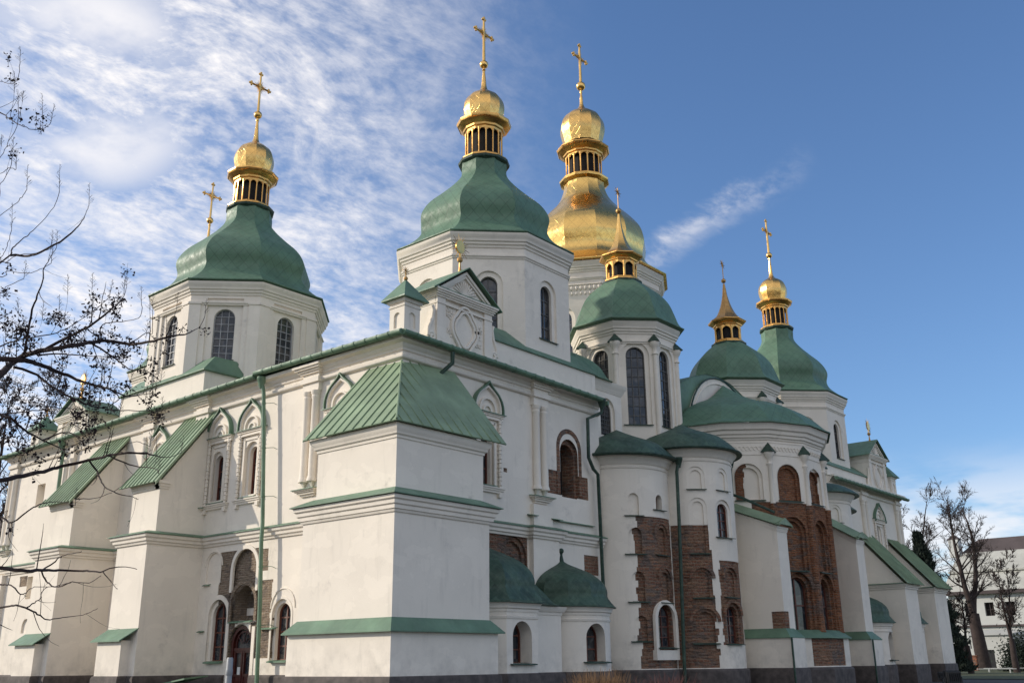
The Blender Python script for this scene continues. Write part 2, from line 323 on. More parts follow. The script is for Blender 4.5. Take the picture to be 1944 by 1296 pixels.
def expose(o, regions, mat, name='brick_patch', parent=None, ang=25, pred=None, rag=.0, deep=.03):
    """take the plaster off inside the given boxes (x0,x1,y0,y1,z0,z1): the brick lies a few centimetres back, the plaster keeps a torn rim"""
    bm = bmesh.new(); bm.from_mesh(o.data)
    def cut(ax, v):
        no = [0, 0, 0]; no[ax] = 1; co = [0, 0, 0]; co[ax] = v
        bmesh.ops.bisect_plane(bm, geom=bm.verts[:]+bm.edges[:]+bm.faces[:], plane_co=co, plane_no=no)
    done = set()
    for r in regions:
        for ax in range(3):
            for v in r[2*ax:2*ax+2]:
                if abs(v) < 90 and (ax, round(v, 3)) not in done: cut(ax, v); done.add((ax, round(v, 3)))
                if rag and ax != 2 and abs(v) < 90:
                    for q in (-rag, -rag/2, rag/2):
                        if (ax, round(v+q, 3)) not in done: cut(ax, v+q); done.add((ax, round(v+q, 3)))
        if rag:
            z = math.ceil(r[4]/.3)*.3
            while z < r[5]:
                if (2, round(z, 2)) not in done: cut(2, z); done.add((2, round(z, 2)))
                z += .3
    def jit(c, k): return rag*(((math.sin(math.floor(c.z/.3)*12.9898+k*4.1)*43758.5453) % 1)*1.3-.8) if rag else 0
    sel = []
    for f in bm.faces:
        c = f.calc_center_median()
        for i_, r in enumerate(regions):
            if r[0]+jit(c, i_) < c.x < r[1]+jit(c, i_+.3) and r[2]+jit(c, i_+.5) < c.y < r[3]+jit(c, i_+.8) and r[4] < c.z < r[5] and (pred is None or pred(c)): sel.append(f); break
    bm.normal_update(); bm.faces.index_update(); idx = set(f.index for f in sel); S = set(sel)
    me2 = bpy.data.meshes.new(name); b2 = bm.copy(); b2.faces.ensure_lookup_table()
    bmesh.ops.delete(b2, geom=[f for f in b2.faces if f.index not in idx], context='FACES'); b2.normal_update()
    nv = {v: sum((f.normal for f in v.link_faces), Vector((0, 0, 0))) for v in b2.verts}
    for v, n in nv.items():
        if n.length > 1e-6: v.co -= n.normalized()*deep
    b2.to_mesh(me2); b2.free()
    rim = [e for e in bm.edges if len(e.link_faces) == 2 and (e.link_faces[0] in S) != (e.link_faces[1] in S)]
    offs = {}
    for e in rim:
        fn = [f.normal for f in e.link_faces if f in S][0]
        for v in e.verts: offs[v] = offs.get(v, Vector((0, 0, 0)))+fn
    bmesh.ops.delete(bm, geom=sel, context='FACES_ONLY')
    new = {v: bm.verts.new(v.co-(n.normalized() if n.length > 1e-6 else n)*(deep+.01)) for v, n in offs.items()}
    for e in rim:
        a, b = e.verts
        try: bm.faces.new((a, b, new[b], new[a]))
        except ValueError: pass
    bm.to_mesh(o.data); bm.free()
    me2.materials.clear(); me2.materials.append(mat)
    for me in (me2, o.data): me.polygons.foreach_set('use_smooth', [True]*len(me.polygons)); me.set_sharp_from_angle(angle=R(ang))
    p = bpy.data.objects.new(name, me2); COL.objects.link(p); p.parent = parent or o; return p
EX, EY = Vector((1, 0, 0)), Vector((0, 1, 0))
def fr(P, az):                                            # wall frame at P, outward azimuth in degrees -> P,u,n (u to the viewer's right)
    n = Vector((math.cos(R(az)), math.sin(R(az)), 0)); return Vector(P), Vector((-n.y, n.x, 0)), n
def archpts(w, h, k=10, ogee=0.0):                        # outline (a, z) from lower left round to lower right, springing at h-w/2
    r = w/2; sp_ = h-r*(1+ogee); out = [(-r, 0), (-r, sp_)]
    for i in range(1, k):
        t = math.pi*i/k; z = math.sin(t)
        if ogee: z = z+ogee*math.exp(-abs(math.cos(t))/.22)
        out.append((-r*math.cos(t), sp_+r*z))
    return out + [(r, sp_), (r, 0)]
def arch_cut(mb, F, w, h, d, zb=0, ogee=0.0, out=.4, a=0.0):
    P, u, n = F; A = [P+u*(x+a)+n*out+Vector((0, 0, zb+z)) for x, z in archpts(w, h, 12, ogee)]; B = [q-n*(out+d) for q in A]
    return mb.loft(A, B)
def arch_ring(mb, F, w, h, t, d0, d1, zb=0, ogee=0.0, legs=True, k=14, a=0.0):      # moulding round an arched opening
    P, u, n = F; I = archpts(w, h, k, ogee); O = archpts(w+2*t, h+t*(1+ogee), k, ogee)
    if not legs: I, O = I[1:-1], O[1:-1]
    for i in range(len(I)-1):
        q = [I[i], I[i+1], O[i+1], O[i]]
        A = [P+u*(x+a)+n*d0+Vector((0, 0, zb+z)) for x, z in q]; B = [P+u*(x+a)+n*d1+Vector((0, 0, zb+z)) for x, z in q]
        mb.loft(A, B)
    return mb
def window(F, w, h, d, parent, rows=6, cols=3, fm=MUN, zb=0, bar=.03, name='window', fan=False, a=0.0, fw=None, mull=None):
    """arched glazed window set d behind the wall face; frame mesh with a pane below it"""
    P, u, n = F; P = P + u*a; F = (P, u, n); fw = fw or .055
    m = MB(); arch_ring(m, F, w-2*fw+.02, h-fw+.01, fw, -d+.002, -d+.09, zb)
    m.obox(P, u, n, -w/2+.02, w/2-.02, -d+.003, -d+.088, zb, zb+fw)
    r = w/2
    for i in range(1, rows):
        z = h*i/rows
        hw = r-.02 if z < h-r else math.sqrt(max(0, r*r-(z-h+r)**2))-.01
        if hw > .05: m.obox(P, u, n, -hw, hw, -d+.004, -d+.055, zb+z-bar/2, zb+z+bar/2)
    for i in range(1, cols):
        x = -r+w*i/cols; top = h-r+math.sqrt(max(0, r*r-x*x))-.01
        b = mull or bar
        m.obox(P, u, n, x-b/2, x+b/2, -d+.006, -d+.06, zb, zb+top)
    o = build(name, m, fm, parent, 40)
    g = MB(); A = [P+u*x+n*(-d+.01)+Vector((0, 0, zb+z)) for x, z in archpts(w-.03, h-.02, 12)]; g.loft(A, [q-n*.02 for q in A])
    build('pane', g, GLS, o if parent.get('lvl', 0) < 1 else parent, 40)
    return o
def ledge(mb, F, a0, a1, z, out=.10, th=.035, back=.02): # sloping metal sill
    P, u, n = F; q = [P+u*a0-n*back, P+u*a1-n*back, P+u*a1+n*out, P+u*a0+n*out]; zz = (z+.05, z+.05, z, z)
    A = [p+Vector((0, 0, t)) for p, t in zip(q, zz)]; return mb.loft([p-Vector((0, 0, th)) for p in A], A)
def seamroof(mb, poly, spacing=.42, rib=.024, th=.05, ribdir=None, off=.2):
    """flat roof sheet (3-D polygon, first edge = eave) with standing seams running up the slope"""
    poly = [Vector(p) for p in poly]; e = (poly[1]-poly[0]).normalized(); nrm = Vector((0, 0, 0))
    for i in range(len(poly)): nrm += poly[i].cross(poly[(i+1) % len(poly)])
    nrm.normalize(); nrm = nrm if nrm.z > 0 else -nrm
    d = ribdir or nrm.cross(e); d = d if d.z > 0 else -d; d = Vector(d).normalized()
    mb.loft([p-nrm*th for p in poly], poly)
    o = poly[0]; ax = e; ay = nrm.cross(e); P2 = [((p-o).dot(ax), (p-o).dot(ay)) for p in poly]; D2 = (d.dot(ax), d.dot(ay))
    span = (poly[1]-poly[0]).length; s_ = off
    pn = (-D2[1], D2[0]); cs = [p[0]*pn[0]+p[1]*pn[1] for p in P2]; c = min(cs)+off
    while c < max(cs)-.05:
        hits = []
        for i in range(len(P2)):
            a, b = P2[i], P2[(i+1) % len(P2)]; ca, cb_ = cs[i], cs[(i+1) % len(P2)]
            if (ca-c)*(cb_-c) < 0:
                t = (c-ca)/(cb_-ca); hits.append((a[0]+(b[0]-a[0])*t, a[1]+(b[1]-a[1])*t))
        if len(hits) == 2:
            q = [o+ax*h[0]+ay*h[1] for h in hits]; v = (q[1]-q[0]); 
            if v.length > .1:
                sd_ = v.normalized().cross(nrm)*(rib/2)
                A = [q[0]-sd_, q[0]+sd_, q[0]+sd_+nrm*.042, q[0]-sd_+nrm*.042]; mb.loft(A, [p+v for p in A])
        c += spacing*(.90+.2*(math.sin(c*37.7)*.5+.5))
    return mb
# ------------------------------------------------------------------ THE CATHEDRAL
CATH = empty('cathedral', (0, 0, 0), 'large white plastered cathedral with green roofs and gilded domes', 'cathedral')
ZC = 13.0
WX0, WX1, WY0, WY1 = -34.5, -.6, .6, 53.4
body = MB().prism([(WX0, WY0), (WX1, WY0), (WX1, 13.55), (-2.2, 13.55), (-2.2, 40.45), (WX1, 40.45), (WX1, WY1), (WX0, WY1)], 0, 13.55)
c1, c2, c3 = MB(), MB(), MB()
FS = lambda x, z=0: fr((x, .6, z), -90)
FE = lambda y, z=0: fr((-.6, y, z), 0)
wins = []
def opening(F, w, h, d, stepw=.0, stepd=.0, zb=0, **k):
    if stepw: arch_cut(c1, F, w+2*stepw, h+stepw, stepd, zb)
    arch_cut(c2, F, w, h, d, zb); wins.append((F, w, h, d, zb, k))
# south facade, upper floor
opening(FS(-10.1), .62, 2.15, .40, .20, .14, 8.62, rows=3, cols=2, fm=WOOD, bar=.05)
opening(FS(-12.72), .62, 2.10, .40, .16, .12, 8.62, rows=3, cols=2, fm=WOOD, bar=.05)
opening(FS(-18.0), .62, 2.10, .40, .16, .12, 8.55, rows=3, cols=2, fm=WOOD, bar=.05)
opening(FS(-4.4), .62, 2.10, .40, .16, .12, 8.55, rows=3, cols=2, fm=WOOD, bar=.05)
# lower floor
opening(FS(-11.70), 1.0, 2.35, .32, .18, .10, 1.75, rows=4, cols=2, fm=WOOD, bar=.06)
opening(FS(-7.26), .92, 2.20, .34, .16, .10, 1.75, rows=4, cols=2, fm=WOOD, bar=.06)
# east
opening(FE(5.55), .60, 2.15, .40, .16, .12, 8.55, rows=3, cols=2, fm=WOOD, bar=.05)
opening(FE(48.75), .60, 2.0, .35, .16, .12, 8.75, rows=3, cols=2, fm=WOOD, bar=.05)
# door niche, tympanum niche, blind brick arch on the south wall
arch_cut(c1, FS(-9.97), 2.05, 2.9+.0, .14, 3.30-.05); arch_cut(c2, FS(-9.9), 1.60, 1.45, .75, 3.32)
arch_cut(c2, FS(-9.97), 1.62, 3.22, .30, 0.0)
arch_cut(c3, FS(-9.95), 1.65, 1.75, .16, 4.55)
arch_cut(c1, FS(-12.3), 1.1, 1.3, .08, 5.0); arch_cut(c1, FS(-29.9), .85, .75, .10, 3.35)
for (x, w_, z0, z1, d_) in ((-30.25, .95, 10.2, 11.5, .45), (-29.95, .85, 5.15, 6.35, .5)):
    P, u, n = FS(x); c1.obox(P, u, n, -w_/2, w_/2, -d_, .3, z0, z1)
# east: brick arch with dark opening; low blind arch
arch_cut(c2, FE(11.1), 1.12, 2.45, .9, 8.62); arch_cut(c1, FE(11.13), 1.34, 2.62, .16, 8.70); arch_cut(c3, FE(7.15), 1.25, 1.35, .22, 5.0)
arch_cut(c1, FE(7.15), 1.62, 1.55, .10, 5.0)
# brick niche squares
ob = build('wall', body, PL, CATH)
carve(ob, [c1, c2, c3])
for F, w_, h_, d_, zb, k in wins: window(F, w_, h_, d_, CATH, zb=zb, **k)
S_ = (.3, .9)
bp = expose(ob, [(-11.85, -8.9, .2, .95, 4.78, 6.28), (-8.85, -8.35, .2, .95, 5.3, 6.2), (-11.9, -8.0, .2, 1.4, 3.4, 4.92), (-10.99, -10.45, .2, .95, 1.85, 3.4), (-9.35, -7.85, .2, .95, 1.85, 3.4), (-31.3, -30.4, .3, .7, 5.85, 6.42)], BR2, parent=CATH, rag=.10)
bp['label'] = 'tan brick exposed above the south door'
be = expose(ob, [(-.95, -.3, 9.45, 10.52, 8.68, 9.74), (-.95, -.3, 11.65, 12.55, 8.66, 9.70), (-.95, -.3, 5.6, 8.05, 4.6, 6.60), (-.65, -.3, 9.8, 9.99, 5.45, 6.1), (-.65, -.3, 12.05, 13.15, 5.3, 6.17), (-.65, -.3, 6.54, 6.78, 9.2, 9.38), (-1.62, -.61, 10.2, 12.05, 8.5, 11.6)], BR, parent=CATH)
be['label'] = 'brown brick exposed on the east wall'
# brick voussoir ring of the east arch
arch = arch_ring(MB(), FE(11.13), 1.42, 2.86, .22, -.02, .02, 8.72, legs=False); arch_ring(arch, FE(11.13), 1.42, 2.86, .22, -.02, .018, 8.72)
build('brick_arch', arch, BR, CATH)
dk = MB(); P, u, n = FE(11.1); dk.obox(P, u, n, -.5, .5, -.88, -.80, 8.6, 11.1); build('dark_opening', dk, DARK, CATH)
# white surrounds of the lower windows that interrupt the brick
sr = MB(); arch_ring(sr, FS(-11.70), 1.36, 2.53, .20, -.01, .03, 1.75); arch_ring(sr, FS(-7.26), 1.24, 2.36, .10, -.01, .02, 1.75)
arch_ring(sr, FS(-9.95), 1.67, 1.77, .17, -.05, .05, 4.53); build('window_surround', sr, PL, CATH)
# door
dm = MB(); F = FS(-9.97); P, u, n = F; arch_ring(dm, F, 1.26, 3.02, .13, -.29, -.12, 0.0); arch_ring(dm, F, 1.0, 2.9, .05, -.27, -.20, 0)
dm.obox(P, u, n, -.63, .63, -.28, -.16, 2.16, 2.27)
for a in (-.60, -.10, .04, .54): dm.obox(P, u, n, a, a+.09, -.28, -.18, .2, 2.16)
for z in (.25, 1.15, 2.08): dm.obox(P, u, n, -.6, .6, -.28, -.19, z, z+.1)
dm.obox(P, u, n, -.6, .6, -.28, -.22, .25, 1.2)
for t in (40, 75, 105, 140):
    dm.tube([P+n*-.22+Vector((0, 0, 2.35))+u*(-.15*math.cos(R(t)))+Vector((0, 0, .15*math.sin(R(t)))), P+n*-.22+Vector((0, 0, 2.35))+u*(-.6*math.cos(R(t)))+Vector((0, 0, .62*math.sin(R(t))))], .022, 4)
dm.obox(P, u, n, .02, .04, -.24, -.14, 1.1, 1.3)
door = build('door', dm, DOORM, CATH, 40)
g = MB(); A = [P+u*x+n*(-.275)+Vector((0, 0, z)) for x, z in archpts(1.24, 3.0, 12)]; g.loft(A, [q-n*.02 for q in A]); build('pane', g, GLS, door)
pp = MB(); pp.obox(P, u, n, -.30, -.10, -.185, -.175, 1.22, 1.52); build('notice', pp, PAPER, door)
gl = MB(); ledge(gl, F, -.82, .82, 3.30, .14); build('door_ledge', gl, GR, CATH)
wp = MB(); wp.obox(P, u, n, .82, 1.02, -.02, .03, .9, 3.1); build('door_surround', wp, PL, CATH)
# ---- plinth
pb = MB(); PR = [(-.3, 0), (.14, 0), (.14, 1.12), (.10, 1.2), (-.3, 1.26)]
pb.sweep([(WX0, .6), (-10.9, .6)], PR); pb.sweep([(-9.05, .6), (-.6, .6), (-.6, 13.6)], PR); pb.sweep([(-.6, 40.4), (-.6, 53.4)], PR)
build('plinth', pb, PLN, CATH)
# ---- facade cornice, string courses, gutters, eaves
CORN = [(-.1, 12.82), (.05, 12.82), (.10, 12.84), (.15, 12.90), (.15, 12.97), (.10, 13.02), (.04, 13.04), (.04, 13.14), (.10, 13.17), (.12, 13.26), (.22, 13.32), (.26, 13.40), (.44, 13.47), (.46, 13.60), (-.1, 13.60)]
cm = MB(); cm.sweep([(WX0-.01, 5), (WX0-.01, .6), (-.6, .6), (-.6, 13.53)], CORN); cm.sweep([(-.6, 40.47), (-.6, 53.4), (-6, 53.4)], CORN)
build('cornice', cm, PL, CATH, 40)
STR = [(-.1, 6.58), (.07, 6.58), (.09, 6.66), (.16, 6.70), (.17, 6.80), (.25, 6.86), (.27, 6.98), (-.1, 6.98)]
def strprof(z): return [(o, q+z) for o, q in STR]
SK = lambda z, o0=.33: [(-.1, z), (o0, z), (o0, z+.03), (.0, z+.15), (-.1, z+.15)]
st = MB(); sk = MB()
for pth in ([(-34.5, .6), (-23.4, .6)], [(-21.1, .6), (-15.4, .6)], [(-13.2, .6), (-3, .6)], [(-.6, 2.6), (-.6, 8.12), (-.35, 8.12), (-.35, 9.95), (-.6, 9.95), (-.6, 13.52)]):
    st.sweep(pth, strprof(0)); sk.sweep(pth, SK(6.985))
build('string_course', st, PL, CATH, 40); build('string_course_roof', sk, GR, CATH)
gt = MB()
def gutter(p0, p1, n):
    p0, p1 = Vector(p0), Vector(p1); k = max(2, int((p1-p0).length/1.3))
    nv = Vector((n[0], n[1], 0)); h = Vector((0, 0, .115))
    prof = [(.06, .10), (.15, .06), (.17, -.02), (.12, -.10), (.02, -.13), (-.09, -.10), (-.14, 0), (-.14, .10)]
    A = [p0+nv*a+Vector((0, 0, b)) for a, b in prof]; gt.loft(A, [q+(p1-p0) for q in A])
    for i in range(1, k*2):
        q = p0+(p1-p0)*(i/(k*2)); d = (p1-p0).normalized()*.03
        A = [q-d+nv*a*1.12+Vector((0, 0, b*1.12)) for a, b in prof]; gt.loft(A, [t+d*2 for t in A])
gutter((-34.9, -.02, 13.52), (-9.35, -.02, 13.68), (0, -1)); gutter((-9.35, -.02, 13.80), (0.02, -.02, 13.66), (0, -1))
gutter((.02, 0.0, 13.66), (.02, 13.1, 13.46), (1, 0)); gutter((.02, 40.4, 13.30), (.02, 54.0, 13.30), (1, 0))
build('gutter', gt, GR, CATH, 50)
rf = MB()
rf.add([(-35, 0, 13.62), (.02, 0, 13.72), (.02, 13.6, 13.58), (-35, 13.6, 13.5), (-31, 4.5, 14.6), (-4, 4.5, 14.7), (-4, 13.6, 14.7), (-31, 13.6, 14.7)],
       [(0, 1, 5, 4), (1, 2, 6, 5), (4, 5, 6, 7), (0, 4, 7, 3)])
rf.add([(.05, 40.4, 13.38), (.05, 54, 13.38), (-35, 54, 13.4), (-4, 49.5, 14.7), (-4, 40.4, 14.7), (-31, 49.5, 14.7), (-31, 13.6, 14.7), (-4, 13.6, 14.7)], [(0, 1, 3, 4), (1, 2, 5, 3), (4, 3, 5, 6, 7)])
rf.box(-.62, .04, 13.5, 13.62, 13.3, 13.5)
build('roof', rf, GR, CATH, recalc=False)
# ---- corner turrets
def turret(cx, cy, z0, s=.42, h=1.55, rh=.95):
    m = MB(); m.box(cx-s, cx+s, cy-s, cy+s, z0, z0+h); o = MB()
    for az in (0, -90, 90, 180):
        n = Vector((math.cos(R(az)), math.sin(R(az)), 0)); arch_cut(o, fr(Vector((cx, cy, z0))+n*s, az), s*.85, h*.42, .07, h*.24)
    b = build('turret', m, PL, CATH); carve(b, [o])
    q = MB(); sq = [(cx-s, cy-s), (cx+s, cy-s), (cx+s, cy+s), (cx-s, cy+s)]
    q.sweep(sq, [(-.05, z0+h*.80), (.03, z0+h*.80), (.04, z0+h*.84), (-.05, z0+h*.85)], True); q.sweep(sq, [(-.05, z0+h-.16), (.06, z0+h-.14), (.12, z0+h), (-.05, z0+h)], True)
    build('turret_cornice', q, PL, b)
    e = s+.26; r = MB(); r.lathe(cx, cy, [(e*1.414, z0+h-.02), (e*1.414, z0+h+.03), (.05, z0+h+rh)], 4, math.pi/4); build('turret_roof', r, GR, b)
    g_ = MB(); g_.ball((cx, cy, z0+h+rh+.08), .09); g_.tube([(cx, cy, z0+h+rh), (cx, cy, z0+h+rh+.5)], .025)
    for i in range(10):
        a = 2*math.pi*i/10; g_.tube([(cx, cy, z0+h+rh+.42), (cx, cy+.17*math.cos(a), z0+h+rh+.42+.17*math.sin(a))], .016, 4)
    build('finial', g_, AUO, b)
turret(-.72, .78, 13.66); turret(-.75, 52.3, 13.4, .45, 1.5); turret(-32.0, 1.1, 13.55, .5, 1.35, .9)
# ---- pilasters
def pilaster(F, z0=8.75, z1=12.35, sp=.27, r=.17, entab=True, parent=CATH):
    P, u, n = F; m = MB()
    for s in (-sp, sp):
        q = P+u*s+n*.10; m.lathe(q.x, q.y, [(r*1.25, z0-.1), (r*1.25, z0), (r*1.1, z0+.05), (r, z0+.12), (r*.96, z1-.25), (r*1.1, z1-.2), (r*1.1, z1-.14), (r*.98, z1-.1), (r*1.3, z1), (r*1.3, z1+.1)], 14)
        m.add([P+u*(s-.1)+n*.02+Vector((0, 0, z0-.1)), P+u*(s+.1)+n*.02+Vector((0, 0, z0-.1)), P+u*(s+.1)+n*.2+Vector((0, 0, z0-.1)), P+u*(s-.1)+n*.2+Vector((0, 0, z0-.1)), P+u*s+n*.02+Vector((0, 0, z0-.42))], [(0, 1, 4), (1, 2, 4), (2, 3, 4), (3, 0, 4)])
    if entab:
        m.obox(P, u, n, -.52, .52, -.02, .20, z1+.1, 12.8); m.obox(P, u, n, -.60, .60, -.02, .30, 12.8, 13.02); m.obox(P, u, n, -.52, .52, -.02, .20, 13.02, 13.2)
        for i, (o_, a_, b_) in enumerate(((.30, 13.2, 13.28), (.38, 13.28, 13.36), (.48, 13.36, 13.44), (.56, 13.44, 13.55))): m.obox(P, u, n, -.32-o_, .32+o_, -.02, o_, a_, b_)
    for o_, a_, b_ in ((.34, z0-.46, z0-.40), (.26, z0-.52, z0-.46), (.19, z0-.60, z0-.52), (.10, z0-.68, z0-.60)): m.obox(P, u, n, -.35-o_, .35+o_, -.02, o_, a_, b_)
    o = build('pilaster', m, PL, parent, 40)
    k = MB(); ledge(k, F, -.72, .72, z0-.40, .38, .03); build('pilaster_ledge', k, GR, o); return o
for x in (-5.95, -14.0, -18.75, -26.9): pilaster(FS(x))
pilaster(FS(-33.75), 8.4); pilaster(FE(8.92), 8.8); pilaster(FE(46.2), 8.8); pilaster(FE(52.9), 8.8)
pm = MB(); pm.box(-.7, -.35, 8.15, 9.92, 1.2, 6.6); pm.box(-.7, -.42, 8.3, 9.6, 7.1, 8.05); pm.box(-34.3, -33.1, .35, .7, 1.2, 6.6)
build('lower_pilaster', pm, PL, CATH)
lg = MB(); ledge(lg, FE(11.37), -1.43, 1.43, 7.50, .13, .03); ledge(lg, FE(8.3), -.25, .2, 7.55, .3, .03); ledge(lg, FE(9.8), -.3, .4, 7.52, .3, .03); build('wall_ledge', lg, GR, CATH)
# ---- ogee window surrounds
def kokoshnik(F, w=1.75, zc=11.5, top=12.85, zs=8.45, cols=True):
    P, u, n = F; m = MB(); hh = top-zc
    for t, d in ((.0, .10), (.30, .075), (.55, .05)):
        ww = w-2*t-.10
        if ww > .3: arch_ring(m, F, ww-.16, min(hh-.16-t*.95-.06, (ww-.16)*.62+(.18 if t == 0 else .02)), .08, -.02, d+.06, zc, .18 if t == 0 else 0, legs=True)
    A = [P+u*x+n*.03+Vector((0, 0, zc+z)) for x, z in archpts(w-.1, hh-.05, 24, .35)]; m.loft(A, [q-n*.05 for q in A])
    for o_, a_, b_ in ((.20, -.05, 0), (.15, -.12, -.05), (.10, -.20, -.12), (.13, -.26, -.2)): m.obox(P, u, n, -w/2-o_*.6, w/2+o_*.6, -.02, o_, zc+a_, zc+b_)
    for o_, a_, b_ in ((.20, -.05, 0), (.15, -.13, -.05), (.10, -.22, -.13)): m.obox(P, u, n, -w/2-o_*.6, w/2+o_*.6, -.02, o_, zs+a_, zs+b_)
    if cols:
        for s in (-1, 1):
            q = P+u*s*(w/2-.1)+n*.08; prof = []; z = zs+.0
            while z < zc-.30:
                prof += [(.062, z), (.062, z+.10), (.10, z+.125), (.10, z+.155), (.065, z+.18), (.085, z+.24), (.065, z+.30), (.10, z+.32), (.10, z+.345)]; z += .37
            m.lathe(q.x, q.y, prof+[(.06, z)], 10); m.obox(P+u*s*(w/2-.1), u, n, -.10, .10, -.02, .14, zs-.38, zs-.2)
    for s in (-1, 1): m.obox(P+u*s*(w/2-.36), u, n, -.05, .05, -.02, .05, zs+.1, zc-.35)
    m.obox(P, u, n, -w/2+.36, w/2-.36, -.02, .05, zc-.45, zc-.35)
    o = build('window_surround', m, PL, CATH, 40)
    g_ = MB(); arch_ring(g_, F, w+.0, hh, .05, -.01, .24, zc, .35, k=24); ledge(g_, F, -w/2-.18, w/2+.18, zc+.01, .24, .03)
    ledge(g_, F, -w/2+.3, w/2-.3, zs+.06, .16, .03); build('surround_roof', g_, GR, o)
kokoshnik(FS(-10.12)); kokoshnik(FS(-12.55)); kokoshnik(FS(-4.1)); kokoshnik(FS(-17.75), 1.8, 11.4)
kokoshnik(FE(5.45), 1.75, 11.55, 12.85, 8.45); kokoshnik(FE(48.9), 2.0, 11.3, 12.5, 8.7)
sl = MB()
for F_, a in ((FS(-11.70), .62), (FS(-7.26), .6)): ledge(sl, F_, -a, a, 1.72, .16, .05)
ledge(sl, FS(-12.75), -.3, .15, 2.98, .12, .03); ledge(sl, FS(-8.1), -.55, .6, 2.98, .10, .03); ledge(sl, FS(-12.75), -.2, .3, 4.93, .1, .03)
build('window_sill', sl, GR, CATH)
br = MB(); arch_ring(br, FS(-7.2), 1.5, 2.6, .05, -.01, .04, 1.9, legs=False); arch_ring(br, FS(-12.3), 1.25, 1.35, .05, -.01, .04, 5.0, legs=False); build('window_surround', br, PL, CATH); br = MB(); arch_ring(br, FS(-9.9), 1.66, 1.5, .16, -.01, .06, 3.32)
o_ = build('brick_arch', br, BR2, CATH)
